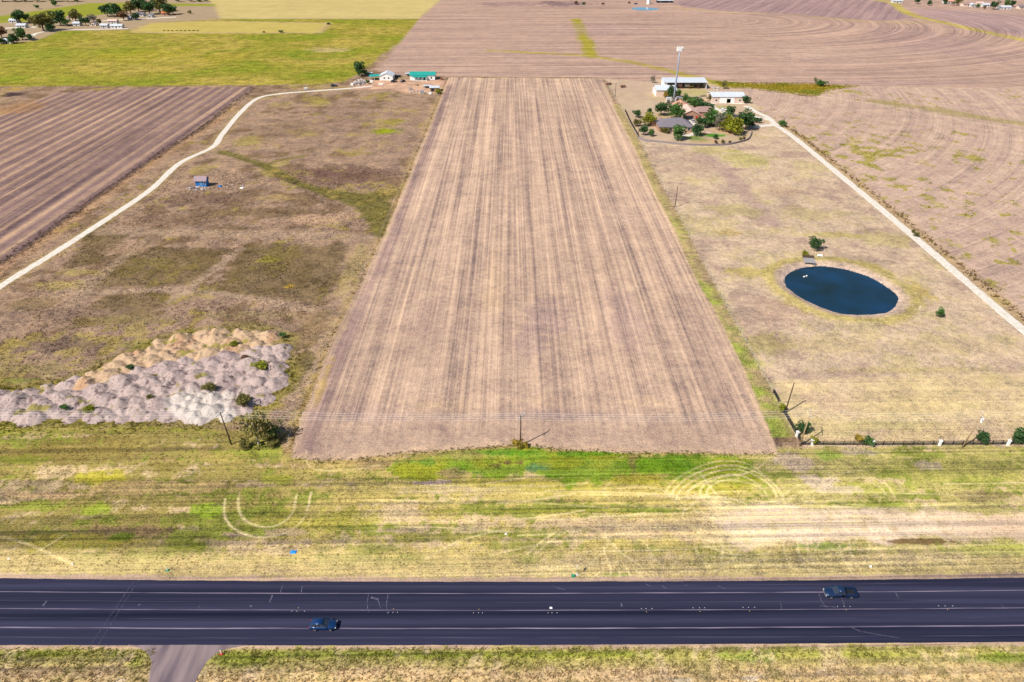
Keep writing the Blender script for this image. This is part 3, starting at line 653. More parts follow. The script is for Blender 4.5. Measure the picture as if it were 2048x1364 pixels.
M_ROAD = asphalt('new_asphalt', alb(60, 60, 84), alb(25, 29, 50), (.006, .55, 1))
M_SIDE = mat('old_asphalt', alb(160, 140, 138), .9, .12, .35, .2, 0, .2, None, (1.6, .25, 1), alb(118, 104, 112))
RZ = 0.06
xs = np.r_[np.linspace(-900, -130, 12)[:-1], np.linspace(-130, 130, 131), np.linspace(130, 900, 12)[1:]]
yu, yl = YV(FU, xs) + .10 * fbm(xs / 1.7, xs * 0, 60, 3), YV(FL, xs) + .08 * fbm(xs / 1.7, xs * 0 + 9, 61, 3)
n = len(xs)
V = np.vstack([np.c_[xs, yu, np.full(n, RZ)], np.c_[xs, yl, np.full(n, RZ)], np.c_[xs, yu + .1, np.full(n, -.02)], np.c_[xs, yl - .1, np.full(n, -.02)]])
i = np.arange(n - 1)
F = np.vstack([np.stack([i, i + n, i + n + 1, i + 1], 1), np.stack([i + 2 * n, i, i + 1, i + 2 * n + 1], 1), np.stack([i + n, i + 3 * n, i + 3 * n + 1, i + n + 1], 1)])
road = link(bpy.data.objects.new('road', mesh_np('road', V, F, M_ROAD))); tag(road, 'freshly laid dark asphalt road across the bottom of the view', None, None, 'structure')
M_SEAM = mat('dusty_seam', alb(168, 152, 170), .9, .1, .8, 0, 0, .1, None, (.12, 3, 1), alb(70, 66, 90))
M_SEAM2 = mat('faint_seam', alb(86, 79, 102), .9, .1, .8, 0, 0, .1, None, (.1, 3, 1), alb(42, 42, 66))
xs2 = np.linspace(-240, 240, 241)
for pts, w, mm in [([(0, 1184), (512, 1186), (1024, 1188), (1536, 1185), (2048, 1181)], .17, M_SEAM), ([(0, 1217.5), (512, 1219), (1024, 1222.5), (1536, 1218.5), (2048, 1216)], .13, M_SEAM),
                   ([(0, 1256), (512, 1255.5), (1024, 1259), (1536, 1254.5), (2048, 1251)], .24, M_SEAM), ([(0, 1275), (512, 1274), (1024, 1279), (1536, 1271), (2048, 1272)], .22, M_SEAM2),
                   ([(0, 1236), (512, 1238), (1024, 1241), (1536, 1237), (2048, 1234)], .14, M_SEAM2), ([(0, 1166), (512, 1171), (1024, 1175), (1536, 1167), (2048, 1164)], .12, M_SEAM2), ([(0, 1201), (512, 1203), (1024, 1206), (1536, 1203), (2048, 1199)], .14, M_SEAM2)]:
    co = fit(pts); ribbon('seam_line', np.c_[xs2, YV(co, xs2) + .05 * fbm(xs2 / 6, xs2 * 0, int(pts[0][1]), 2)], w, RZ + .004, mm, road)
M_CHALK_WIRE = mat('chalk_dust_and_wire', alb(122, 114, 132), .9, .1, 2.0, 0, 0, .1, None, None, alb(62, 60, 82))
CZ = [0.0]
for a, b, w in [((565, 1172), (560, 1187), .14), ((605, 1172), (602, 1187), .14), ((737, 1190), (734, 1208), .16), ((734, 1208), (737, 1225), .12), ((776, 1190), (773, 1209), .16), ((773, 1209), (775, 1228), .12), ((756, 1199), (761, 1217), .12),
                ((1636, 1184), (1643, 1203), .14), ((1643, 1203), (1652, 1215), .12), ((1682, 1194), (1689, 1212), .12), ((1790, 1183), (1797, 1198), .12), ((1561, 1204), (1563, 1218), .12), ((2001, 1209), (2010, 1218), .2),
                ((268, 1162), (183, 1288), .07), ((276, 1162), (198, 1288), .07), ((545, 1190), (540, 1205), .3), ((94, 1202), (86, 1212), .3), ((1700, 1254), (1720, 1263), .14), ((1720, 1263), (1800, 1277), .10), ((400, 1212), (396, 1217), .2),  # first two thin strips stand for overhead wires, laid flat on the asphalt
                ((742, 1195), (758, 1200), .4), ((276, 1212), (281, 1209), .25), ((500, 1212), (504, 1213), .3), ((1290, 1168), (1302, 1173), .12), ((1325, 1172), (1332, 1178), .12), ((1370, 1170), (1376, 1172), .12), ((1435, 1172), (1450, 1178), .12), ((1242, 1207), (1244, 1214), .3),
                ((1110, 1175), (1130, 1180), .1), ((1640, 1212), (1675, 1215), .12)]:
    CZ[0] += .0006; ribbon('chalk_and_wire_mark', np.linspace(g(*a), g(*b), 3), w, RZ + .009 + CZ[0], M_CHALK_WIRE, road)
# side road joining from below
sp_ = smooth_line(gp([(252, 1289), (284, 1298), (303, 1318), (301, 1345), (298, 1370), (286, 1480)]), 4); sq_ = smooth_line(gp([(500, 1289), (446, 1300), (418, 1318), (402, 1340), (388, 1370), (350, 1480)]), 4)
n = len(sp_); V = np.vstack([np.c_[sp_, np.full(n, .05)], np.c_[sq_, np.full(n, .05)], np.c_[sp_ + [-.15, 0], np.full(n, -.02)], np.c_[sq_ + [.15, 0], np.full(n, -.02)]]); i = np.arange(n - 1)
F = np.vstack([np.stack([i, i + n, i + n + 1, i + 1], 1), np.stack([i + 2 * n, i, i + 1, i + 2 * n + 1], 1), np.stack([i + n, i + 3 * n, i + 3 * n + 1, i + n + 1], 1)])
o = link(bpy.data.objects.new('side_road', mesh_np('side_road', V, F, M_SIDE))); tag(o, 'worn grey side road joining the asphalt road from below', None, None, 'structure')
M_DRIVE = mat('white_caliche', alb(252, 244, 232), .95, .04, .8, .2, 0, .1, None, None, alb(228, 214, 194))
wob = lambda P, w, s: w * (1 + .10 * fbm(P[:, 0] / 9, P[:, 1] / 9, s, 2) + .16 * fbm(P[:, 0] / 1.5, P[:, 1] / 1.5, s, 2))
o = ribbon('drive', DRIVE_R, wob(DRIVE_R, 3.1, 3), .05, M_DRIVE, None, .3); tag(o, 'straight white gravel drive down the right side past the pond', None, None, 'structure')
o = ribbon('lane', DRIVE_L, wob(DRIVE_L, 2.7, 5), .05, M_DRIVE, None, .3); tag(o, 'bending white gravel lane on the left leading to the green roofed house', None, None, 'structure')
DZ = [0.0]
for nm, pts, w, lab in [('drive', [(1548, 250), (1530, 251), (1508, 254), (1500, 253)], 3.4, 'short white gravel spur towards the yellow green tree'), ('drive', [(1556, 253), (1545, 243), (1535, 234), (1515, 225), (1497, 214), (1488, 212)], 3.0, 'white gravel drive running up to the tan barn'),
                        ('drive', [(1540, 240), (1515, 234), (1480, 232), (1455, 227), (1430, 216), (1418, 208)], 3.0, 'white gravel drive curving behind the trees to the brick house'), ('path', [(1418, 208), (1440, 205), (1475, 207), (1490, 206)], 2.2, 'pale concrete strip in front of the tan barn'),
                        ('path', [(1364, 268), (1376, 271), (1392, 265)], 2.2, 'pale front walk of the grey roofed house')]:
    P = smooth_line(gp(pts), 5); DZ[0] += .005; o = ribbon(nm, P, w, .055 + DZ[0], M_DRIVE, None, .3); tag(o, lab, None, None, 'structure')
for pts, w, lab in [([(-60, 60), (0, 57), (40, 55), (75, 54)], 7, 'wide pale yard at the left end of the far hamlet'), ([(60, 76), (75, 66), (118, 60), (160, 59), (200, 58.5), (256, 57)], 4, 'pale lane in front of the far hamlet'), ([(78, 46), (90, 42), (108, 40)], 9, 'white dirt lot in the far hamlet'), ([(200, 42), (230, 40), (262, 39), (300, 37), (352, 34)], 5, 'pale lane through the right half of the far hamlet')]:
    P = smooth_line(gp(pts), 5); DZ[0] += .005; o = ribbon('lane', P, w, .055 + DZ[0], M_DRIVE, None, .3); tag(o, lab, None, None, 'structure')
o = MB().add([(*g(1372, 240), .05), (*g(1387, 240), .05), (*g(1402, 252), .05), (*g(1390, 254), .05), (*g(1374, 246), .05)], [(0, 1, 2, 3, 4)]).build('path', M_DRIVE); tag(o, 'pale concrete apron before the brick garage', None, None, 'structure')

# ------------------------------------------------------------------ pond
M_WATER = mat('pond_water', (0.003, 0.022, 0.052), .06, .35, .09, 0, 0, .35, None, None, (.004, .016, .018))
bp_ = M_WATER.node_tree; b_ = bp_.nodes.new('ShaderNodeBump'); nn = bp_.nodes.new('ShaderNodeTexNoise'); nn.inputs['Scale'].default_value = 1.6; b_.inputs['Strength'].default_value = .12
gg = bp_.nodes.new('ShaderNodeNewGeometry'); bp_.links.new(gg.outputs['Position'], nn.inputs['Vector']); bp_.links.new(nn.outputs['Fac'], b_.inputs['Height']); bp_.links.new(b_.outputs['Normal'], bp_.nodes['Principled BSDF'].inputs['Normal'])
cen = P_POND.mean(0); Pw = cen + (P_POND - cen) * 1.04
o = MB().add([(a, b, WATER_Z) for a, b in Pw], [tuple(range(len(Pw)))]).build('water', M_WATER); tag(o, 'dark blue water of the oval pond', None, None, 'structure')
M_WATER2 = mat('far_pond_water', (0.02, 0.16, 0.30), .1, .1, .05, 0, 0, .5)
pts = [(1262, 16), (1275, 14.6), (1300, 15), (1318, 17), (1316, 19.5), (1300, 21), (1275, 20.6), (1264, 18.5)]
o = MB().add([(*g(*p), .08) for p in pts], [tuple(range(8))]).build('water', M_WATER2); tag(o, 'small bright blue farm pond near the top edge', None, None, 'structure')

# ------------------------------------------------------------------ spoil heaps (one dug surface, each heap its own piece)
P_TAN = gp([(120, 790), (140, 770), (180, 735), (320, 660), (480, 640), (590, 660), (590, 696), (500, 699), (430, 718), (330, 724), (260, 746), (200, 778)])
P_BRI = gp([(325, 795), (400, 778), (470, 795), (475, 842), (380, 855), (340, 832)])
lo = P_HEAP.min(0); hi = P_HEAP.max(0); cen_ = []
hr_ = []
for _ in range(6000):
    q = np.array([R.uniform(lo[0], hi[0]), R.uniform(lo[1], hi[1])]); rr_ = R.choice([1.6, 2.2, 2.6, 3.0, 3.6])
    if sdf(P_HEAP, q[:1], q[1:], 20)[0] < rr_ * .6: continue
    if all(np.hypot(*(q - c)) > .80 * (rr_ + r2) * .86 for c, r2 in zip(cen_, hr_)): cen_.append(q); hr_.append(rr_)
cen_ = np.array(cen_); NH = len(cen_)
hr = np.array(hr_) * 1.22; hh = hr * rng.uniform(.36, .60, NH)
st = .27; xs = np.arange(lo[0] - 4, hi[0] + 4, st); ys = np.arange(lo[1] - 4, hi[1] + 4, st)
X, Y = np.meshgrid(xs, ys); Xf = X.ravel(); Yf = Y.ravel()
wx = Xf + 1.0 * fbm(Xf / 3.0, Yf / 3.0, 70, 4); wy = Yf + 1.0 * fbm(Xf / 3.0, Yf / 3.0, 71, 4)
Zb = np.full(Xf.shape, -9.0); own = np.zeros(Xf.shape, np.int32)
for k in range(NH):
    m = (np.abs(Xf - cen_[k, 0]) < 6) & (np.abs(Yf - cen_[k, 1]) < 6)
    d = np.hypot(wx[m] - cen_[k, 0], (wy[m] - cen_[k, 1]) * 1.1) / hr[k]
    z = hh[k] * (1.12 - np.sqrt(d * d + .02) * 1.05)
    b = z > Zb[m]; idx = np.nonzero(m)[0][b]; Zb[idx] = z[b]; own[idx] = k
inn = sdf(P_HEAP, Xf, Yf, 10)
Zb += (.34 * fbm(Xf / 2.2, Yf / 2.2, 72, 4) - .20 * np.abs(fbm(Xf / 1.1, Yf / 1.1, 74, 3)) + .15 * fbm(Xf / .55, Yf / .55, 73, 2) + .05) * sstep(-.2, .6, Zb) + .25 * sstep(2, 6, inn)
Zb = np.maximum(Zb, -.3)
colh = np.tile(lin((217, 193, 184)), (len(Xf), 1))
fa = fbm(Xf / 4, Yf / 4, 75, 4); fb = fbm(Xf / 1.2, Yf / 1.2, 76, 3)
tan_ = np.array([sdf(P_TAN, c[:1], c[1:], 15)[0] > 0 for c in cen_]); bri = sstep(-1, 2, sdf(P_BRI, Xf, Yf) + 2 * fa)
def hm(c, m):
    global colh
    colh = colh * (1 - m[:, None]) + lin(c) * m[:, None]
hm((200, 176, 170), sstep(0, .4, fa) * .7); hm((234, 198, 158), tan_[own] * .92); hm((214, 166, 128), tan_[own] * sstep(.1, .45, fa) * .7)
hm((118, 96, 98), sstep(.30, .55, fb + .3 * fa) * .75 * (1 - bri)); hm((240, 226, 214), bri * .9); hm((168, 156, 78), sstep(.36, .5, fbm(Xf / 5, Yf / 3, 77, 3) + .3 * fb) * .85 * (1 - bri))
M_HEAP = mat('spoil', (.95, .95, .95), 1.0, .16, 3.0, .9, 0, 0, 'col', None)
nx = len(xs); i = (np.arange(len(ys) - 1)[:, None] * nx + np.arange(nx - 1)[None, :]).ravel()
F = np.stack([i, i + 1, i + nx + 1, i + nx], 1); keep = Zb[F].max(1) > -.05; F = F[keep]; fo = own[F[:, 0]]
VV = np.stack([Xf, Yf, Zb], 1)
for k in range(NH):
    f = F[fo == k]
    if len(f) < 12: continue
    u, inv = np.unique(f, return_inverse=True); c0 = np.array([cen_[k, 0], cen_[k, 1], 0.0])
    me = mesh_np('spoil_heap', VV[u] - c0, inv.reshape(f.shape), M_HEAP, True); vattr(me, 'col', colh[u] / CALIB)
    o = link(bpy.data.objects.new('spoil_heap', me)); o.location = c0
    if tan_[k]: tag(o, 'tan heap of dumped earth along the back edge of the heaps', 'earth heap', 'tan earth heaps')
    else:
        ph = cen_[k]
        if sdf(P_BRI, ph[:1], ph[1:], 15)[0] > 0: tag(o, 'whitish heap of dumped earth in the palest patch near the left power pole', 'earth heap', 'whitish earth heaps')
        elif ph[0] < -108: tag(o, 'greyish heap of dumped earth at the left end of the heaps', 'earth heap', 'grey earth heaps, left end')
        elif ph[0] > -72: tag(o, 'greyish heap of dumped earth at the broad right end of the heaps', 'earth heap', 'grey earth heaps, right end')
        elif ph[1] < 143: tag(o, 'greyish heap of dumped earth in the front row of the heaps', 'earth heap', 'grey earth heaps, front row')
        else: tag(o, 'greyish heap of dumped earth in the middle of the heaps', 'earth heap', 'grey earth heaps, middle')

# loose clods and broken stone lying over the heaps
kk = rng.choice(np.nonzero((Zb > .5) & (inn > 0))[0], 4200, False); cs = rng.uniform(.05, .18, len(kk)) * rng.uniform(.6, 1.3, len(kk))
oc = np.array([(1, 0, 0), (0, 1, 0), (-1, 0, 0), (0, -1, 0), (0, 0, .8), (0, 0, -.6)], float); of = np.array([(0, 1, 4), (1, 2, 4), (2, 3, 4), (3, 0, 4), (1, 0, 5), (2, 1, 5), (3, 2, 5), (0, 3, 5)])
V = (VV[kk] + np.array([0, 0, .02]))[:, None, :] + oc[None] * cs[:, None, None] * rng.uniform(.6, 1.4, (len(kk), 6, 3)); Fk = (of[None] + 6 * np.arange(len(kk))[:, None, None]).reshape(-1, 3)
me = mesh_np('clods', V.reshape(-1, 3), Fk, M_HEAP); cc = np.clip(colh[kk] / CALIB * rng.choice([.5, .85, 1.0, 1.15], len(kk))[:, None], 0, .85); vattr(me, 'col', np.repeat(cc, 6, 0))
tag(link(bpy.data.objects.new('clods', me)), 'loose clods and broken stone scattered over the earth heaps', None, None, 'stuff')

# ------------------------------------------------------------------ grass tufts and weeds (uncountable ground cover)
M_TUFT = mat('tuft', (.9, .9, .9), 1.0, .1, 2.0, 0, 0, 0, 'col')


def leafy(m, f=.5):
    """thin leaves let light through"""
    t = m.node_tree; b = t.nodes['Principled BSDF']; tr = t.nodes.new('ShaderNodeBsdfTranslucent'); mx = t.nodes.new('ShaderNodeMixShader'); mx.inputs[0].default_value = f
    t.links.new(b.inputs['Base Color'].links[0].from_socket, tr.inputs['Color']); t.links.new(b.outputs[0], mx.inputs[1]); t.links.new(tr.outputs[0], mx.inputs[2])
    t.links.new(mx.outputs[0], t.nodes['Material Output'].inputs['Surface']); return m


leafy(M_TUFT)


def tufts(name, label, X, Y, hmin, hmax, wmul=1.0, tint=None, tstr=0.0, shade=(.62, 1.25), z=None):
    n = len(X); c, p, r_, reg = paint(X, Y); c = c / CALIB
    if tint is not None: c = c * (1 - tstr) + np.asarray(alb(*tint)) * tstr
    z0 = height(X, Y) if z is None else z
    nb = 5; N = n * nb
    k = np.repeat(np.arange(n), nb); hgt = rng.uniform(hmin, hmax, n)[k] * rng.uniform(.6, 1.1, N); a = rng.uniform(0, 2 * np.pi, N)
    sp = rng.uniform(0, .5, N) * hgt * wmul; bx = X[k] + np.cos(a) * sp; by = Y[k] + np.sin(a) * sp
    lean = hgt * rng.uniform(.5, 1.4, N); w = hgt * rng.uniform(.22, .42, N) * wmul; a2 = a + rng.uniform(1.0, 2.1, N)
    V = np.empty((N, 3, 3)); V[:, 0] = np.stack([bx - np.cos(a2) * w, by - np.sin(a2) * w, z0[k] - .03], 1); V[:, 1] = np.stack([bx + np.cos(a2) * w, by + np.sin(a2) * w, z0[k] - .03], 1)
    V[:, 2] = np.stack([bx + np.cos(a) * lean, by + np.sin(a) * lean, z0[k] + hgt], 1)
    cc = c[k] * rng.uniform(shade[0], shade[1], n)[k][:, None] * rng.uniform(.85, 1.15, N)[:, None]; cc = np.repeat(cc, 3, 0)
    me = mesh_np(name, V.reshape(-1, 3), np.arange(N * 3).reshape(-1, 3), M_TUFT); vattr(me, 'col', np.clip(cc, 0, .9))
    return tag(link(bpy.data.objects.new(name, me)), label, None, None, 'stuff')


def scatter(n, x0, x1, y0, y1): return rng.uniform(x0, x1, n), rng.uniform(y0, y1, n)


X, Y = scatter(52000, -150, 150, 76, 137); k = (Y > YV(FU, X) + 1.8) & (sdf(P_A, X, Y) < .0) & (sdf(P_HEAP, X, Y) < .5) & (fbm(X / 7, Y / 5, 80, 3) + rng.uniform(-.5, .5, len(X)) > -.12)
near_track = np.min([ldist(P, X, Y, 3) / w for P, w, s in TRACKS], 0); k &= near_track > .7
tufts('grass', 'short coarse grass on the wide verge above the road', X[k], Y[k], .10, .26, 1.0, None, 0, (.78, 1.3))
X, Y = scatter(26000, -125, 125, 52, 79); gx, gy = gp([(300, 1318), (402, 1340)]); k = (Y < YV(FL, X) - .7) & ~((X > -62.5 - (78 - Y) * .0) & (X < -37) & (sdf(np.vstack([sp_, sq_[::-1]]), X, Y) > -.4))
tufts('grass', 'tall tangled grass and dry weeds below the road', X[k], Y[k], .18, .45, 1.0, None, 0, (.75, 1.6))
X, Y = scatter(60000, -190, -5, 128, 330); k = (sdf(P_A, X, Y) < -.2) & (sdf(P_HEAP, X, Y) < .3) & (sdf(P_F, X, Y) < -1) & (ldist(DRIVE_L, X, Y, 4) > 2.4) & (fbm(X / 8, Y / 8, 81, 3) + rng.uniform(-.4, .4, len(X)) > .0) & (np.abs(X - g(404, 373)[0]) + np.abs(Y - g(404, 373)[1]) > 6)
tufts('grass', 'dry brown weeds covering the left pasture', X[k], Y[k], .14, .36, 1.0, None, 0, (.55, 1.15))
X, Y = scatter(26000, 40, 190, 126, 300); k = (sdf(P_A, X, Y) < -1) & (sdf(P_POND, X, Y) < -3.5) & (ldist(DRIVE_R, X, Y, 4) > 2.2) & (X > np.interp(Y, FENCE_R[::-1, 1], FENCE_R[::-1, 0])) & (sdf(P_LAWN, X, Y) < .5) & (fbm(X / 8, Y / 8, 82, 3) + rng.uniform(-.4, .4, len(X)) > .15)
tufts('grass', 'sparse dry grass tussocks on the right pasture', X[k], Y[k], .08, .22, 1.1, None, 0, (.7, 1.15))


def along(P, n, spread, seed):
    q = np.random.default_rng(seed); L = np.r_[0, np.cumsum(np.linalg.norm(np.diff(P, axis=0), axis=1))]
    s = q.uniform(0, L[-1], n); return np.interp(s, L, P[:, 0]) + q.normal(0, spread, n), np.interp(s, L, P[:, 1]) + q.normal(0, spread, n)


EDGE_L = P_A[-11:][::-1]; EDGE_L = P_A[[27, 28, 29, 30, 31, 32, 33, 34, 35, 36, 0]]
X, Y = along(EDGE_L, 900, 1.2, 5); k = (sdf(P_A, X, Y) < -.4) & (fbm(X / 9, Y / 9, 83, 2) > -.25); tufts('weeds', 'tall yellow weeds along the left fence of the ploughed strip', X[k], Y[k], .2, .7, 1.0, (190, 160, 84), .5, (.6, 1.3))
X, Y = along(P_HEAP, 900, 1.3, 6); k = (sdf(P_HEAP, X, Y) < .8) & (X > -150); tufts('weeds', 'green and yellow weeds ringing the earth heaps', X[k], Y[k], .2, .6, 1.0, (158, 152, 60), .6, (.6, 1.3))
X, Y = along(P_A[1:17], 800, .7, 8); k = sdf(P_A, X, Y) < .6; tufts('weeds', 'low green weeds along the front edge of the ploughed strip', X[k], Y[k], .12, .4, 1.0, (140, 146, 60), .5, (.5, 1.2))
X, Y = along(FENCE_R, 420, .9, 9); k = sdf(P_A, X, Y) < -1.2; tufts('weeds', 'rough grass along the right fence of the ploughed strip', X[k], Y[k], .15, .45, 1.0, (176, 166, 84), .5, (.7, 1.3))
X, Y = along(P_F[[5, 6, 7, 8, 9, 10, 11]], 800, 1.6, 10); tufts('weeds', 'dark weeds along the edge of the striped field', X, Y, .2, .7, 1.1, (140, 114, 80), .6, (.5, 1.3))
X, Y = along(DRIVE_R + np.array([4.6, 1.5]), 700, .9, 12); tufts('weeds', 'brown weeds along the far side of the white drive', X, Y, .3, .8, 1.0, (176, 142, 72), .6, (.5, 1.2))
X, Y = scatter(16000, 110, 420, 190, 480); wd = fbm(X / 5, Y / 5, 31, 3) + .5 * fbm(X / 60, Y / 60, 33, 2); k = (sdf(P_D, X, Y) > 2) & (wd + .12 - .05 * np.minimum(ldist(DRIVE_R + np.array([22, 26]), X, Y, 60) / 7, 5) + rng.uniform(-.12, .12, len(X)) > .34); tufts('weeds', 'yellow green weeds dotted over the right bare field', X[k], Y[k], .2, .5, 1.3, (160, 150, 60), .7, (.6, 1.2))
X, Y = scatter(9000, 150, 300, 470, 535); k = sdf(MARSH, X, Y) > -2; tufts('reeds', 'yellow and green reeds in the wet hollow behind the barns', X[k], Y[k], .3, .8, 1.2, (200, 178, 66), .5, (.9, 1.8))

# ------------------------------------------------------------------ materials of things
M = dict(
    mast=mat('mast_paint', (.30, .35, .42), .55, .08, .5, 0, .2), far_white=mat('weathered_white', (.56, .54, .52), .8, .12, .8), far_roof=mat('dull_metal_roof', (.46, .48, .52), .6, .15, .5), wood=mat('pole_wood', (.10, .065, .045), .9, .3, 3, .3, 0, .2, None, (6, 6, .6)), woodl=mat('pale_wood', (.36, .25, .15), .9, .25, 3, .3, 0, .2, None, (6, 6, .6)), metal=mat('galvanised', (.55, .56, .58), .45, .12, 2, 0, .7),
    white=mat('white_paint', (.78, .77, .74), .7, .07, 1.2), cream=mat('cream_wall', (.66, .52, .42), .85, .1, 1.0), tanw=mat('tan_wall', (.62, .47, .38), .85, .1, 1.0), brick=mat('brick_wall', (.38, .22, .15), .9, .25, 4),
    roofw=mat('white_metal_roof', (.60, .63, .67), .5, .1, .6, 0, .2, .4, None, (3, .3, 1)), roofg=mat('grey_shingle', (.17, .15, .17), .95, .25, 3, .3), roofb=mat('brown_shingle', (.30, .19, .17), .95, .22, 3, .3), roofp=mat('pink_shingle', (.60, .40, .33), .95, .15, 3, .2),
    roofo=mat('orange_tile', (.55, .27, .18), .9, .2, 3, .2), teal=mat('teal_metal_roof', (.02, .30, .25), .5, .12, .8, 0, .1, .4, None, (3, .3, 1)), blue=mat('blue_paint', (.02, .15, .42), .6, .12, 1.5), blued=mat('blue_door', (.12, .26, .45), .6, .1, 1.5),
    dark=mat('dark_interior', (.02, .02, .03), .9, .2, 1), glass=mat('window_glass', (.03, .04, .06), .15, .1, 1, 0, 0, .5), black=mat('black_metal', (.02, .02, .025), .5, .2, 2), stone=mat('pale_stone', (.52, .44, .40), .95, .25, 2.5, .5), stone2=mat('dark_stone', (.24, .20, .21), .95, .3, 2.5, .5),
    grey=mat('weathered_board', (.30, .28, .28), .9, .2, 2, .2, 0, .2, None, (1, 6, 1)), orange=mat('orange_paint', (.55, .17, .06), .6, .15, 2), red=mat('red_paint', (.45, .03, .03), .5, .1, 2), green=mat('green_plastic', (.03, .25, .14), .5, .1, 2), pink=mat('pinkish_board', (.55, .33, .30), .8, .15, 2),
    tyre=mat('tyre', (.015, .015, .016), .9, .2, 6), rim=mat('alloy', (.5, .5, .52), .35, .1, 4, 0, .8), carblue=mat('car_blue', (.006, .035, .12), .25, .08, 2, 0, .3, .6), trucknavy=mat('truck_navy', (.010, .030, .085), .28, .08, 2, 0, .3, .6), cblack=mat('car_black', (.02, .022, .03), .3, .1, 2, 0, .2, .6),
    lamp=mat('lamp_lens', (.75, .75, .72), .15, .05, 3), tail=mat('tail_lens', (.4, .015, .01), .2, .05, 3), yellow=mat('yellow_reflector', (.80, .55, .06), .4, .05, 3), wire=mat('aluminium_wire', (.55, .53, .52), .6, .05, 1), tarp=mat('blue_tarp', (.02, .25, .60), .6, .15, 3), soil=mat('dug_soil', (.24, .17, .14), 1, .3, 2, .5),
    bark=mat('bark', (.16, .12, .09), .95, .3, 4, .4), barkp=mat('pale_bark', (.42, .36, .30), .95, .25, 4, .4), rust=mat('rusty_iron', (.20, .075, .05), .9, .3, 3), conc=mat('concrete', (.56, .52, .48), .9, .12, 1.5, .2))
LEAF = {}
for nm, c in dict(dark=(.060, .130, .040), mid=(.100, .205, .048), lime=(.29, .30, .025), olive=(.20, .18, .05), gold=(.42, .31, .045), brown=(.22, .12, .06), grey=(.22, .20, .15)).items():
    LEAF[nm] = leafy(mat('leaf_' + nm, c, .7, .3, 1.3, 0, 0, .2, 'col'), .3)

# ------------------------------------------------------------------ trees
_crowns = {}


def crown_mesh(kind, variant, thin=False):
    key = (kind, variant, thin)
    if key in _crowns: return _crowns[key]
    q = np.random.default_rng(variant * 31 + 5); nl = 11 if not thin else 9
    lob = []
    for k in range(nl):                        # lobes of an uneven crown of unit radius, base at z=0.35, top about z=1.9
        a = q.uniform(0, 2 * np.pi); rr = q.uniform(.15, .68); zz = q.uniform(.6, 1.55); rad = q.uniform(.26, .48) * (1.15 - .25 * abs(zz - 1.0))
        lob.append((rr * np.cos(a), rr * np.sin(a), zz, rad))
    lob.append((0, 0, 1.15, .55))
    per = 105 if not thin else 48; P = []; B = []
    for lx, ly, lz, lr in lob:
        d = q.normal(size=(per, 3)); d /= np.linalg.norm(d, axis=1)[:, None]; rad = lr * q.uniform(.45, 1.12, per) ** .6
        P.append(np.array([lx, ly, lz]) + d * rad[:, None] * [1, 1, .85]); B.append(np.full(per, q.uniform(.75, 1.2)))
    P = np.vstack(P); B = np.concatenate(B); n = len(P); s = q.uniform(.05, .115, n)
    u = q.normal(size=(n, 3)); u /= np.linalg.norm(u, axis=1)[:, None]; v = np.cross(u, q.normal(size=(n, 3))); v /= np.linalg.norm(v, axis=1)[:, None]
    u *= s[:, None]; v *= s[:, None] * .75
    V = np.stack([P - u, P + v, P + u, P - v], 1).reshape(-1, 3)
    me = mesh_np('crown', V, np.arange(4 * n).reshape(-1, 4), LEAF[kind]); cc = np.repeat(B * q.uniform(.65, 1.35, n), 4)
    vattr(me, 'col', np.stack([cc, cc, cc], 1)); _crowns[key] = me; return me


def trunk_mesh(variant, m):
    key = ('t', variant, m.name)
    if key in _crowns: return _crowns[key]
    q = random.Random(variant + 90); b = MB()
    top = (q.uniform(-.08, .08), q.uniform(-.08, .08), .72)
    b.tube([(0, 0, -.06), (.02, 0, .2), top], [.085, .062, .05], 7)
    for k in range(5):
        a = k * 1.26 + q.uniform(-.4, .4); r_ = q.uniform(.4, .65); z = q.uniform(1.05, 1.5)
        b.tube([(top[0] * .9, top[1] * .9, .62), (math.cos(a) * r_ * .5, math.sin(a) * r_ * .5, .65 + (z - .65) * .6), (math.cos(a) * r_, math.sin(a) * r_, z)], [.042, .028, .012], 5)
    me = b.mesh('trunk', m); _crowns[key] = me; return me


NT = [0]


def tree(name, label, px, py, wpx, kind='dark', tall=1.0, cat='tree', group=None, thin=False, bark='bark', z=None, wm=None):
    """px,py: foot of the tree on the photo map, wpx: crown width there"""
    x, y = g(px, py); r_ = (wpx * mpp(px, py) if wm is None else wm) / 2 / .95
    NT[0] += 1; v = NT[0] % 5
    t = empty(name, label, cat, (x, y, float(height(x, y)[0]) if z is None else z), R.uniform(0, 6.28), group)
    t.scale = (r_, r_ * R.uniform(.9, 1.1), r_ * tall)
    link(bpy.data.objects.new('trunk', trunk_mesh(v, M[bark])), t); link(bpy.data.objects.new('crown', crown_mesh(kind, v, thin)), t)
    return t


# by the heaps and along the front fence
tree('mesquite_tree', 'spreading pale barked tree beside the earth heaps and the left power pole', 518, 887, 72, 'olive', 1.2, bark='barkp', thin=True)
tree('mesquite_tree', 'dark leafy tree right behind the pale barked one', 546, 872, 50, 'mid', .7, thin=True)
tree('shrub', 'low bright green bush at the foot of the left power pole', 492, 893, 34, 'olive', .4, 'shrub'); tree('shrub', 'green undergrowth right of the pale barked tree', 545, 888, 38, 'olive', .35, 'shrub')
tree('shrub', 'yellow weed bush around the foot of the middle power pole', 1036, 893, 24, 'gold', .75, 'shrub'); tree('shrub', 'smaller yellow weed bush right of the middle power pole', 1050, 894, 18, 'gold', .7, 'shrub')
tree('shrub', 'olive bush above the pale barked tree', 488, 812, 40, 'olive', .7, 'shrub'); tree('shrub', 'small yellow green bush by the broken fence rail', 1563, 822, 20, 'lime', .9, 'shrub')
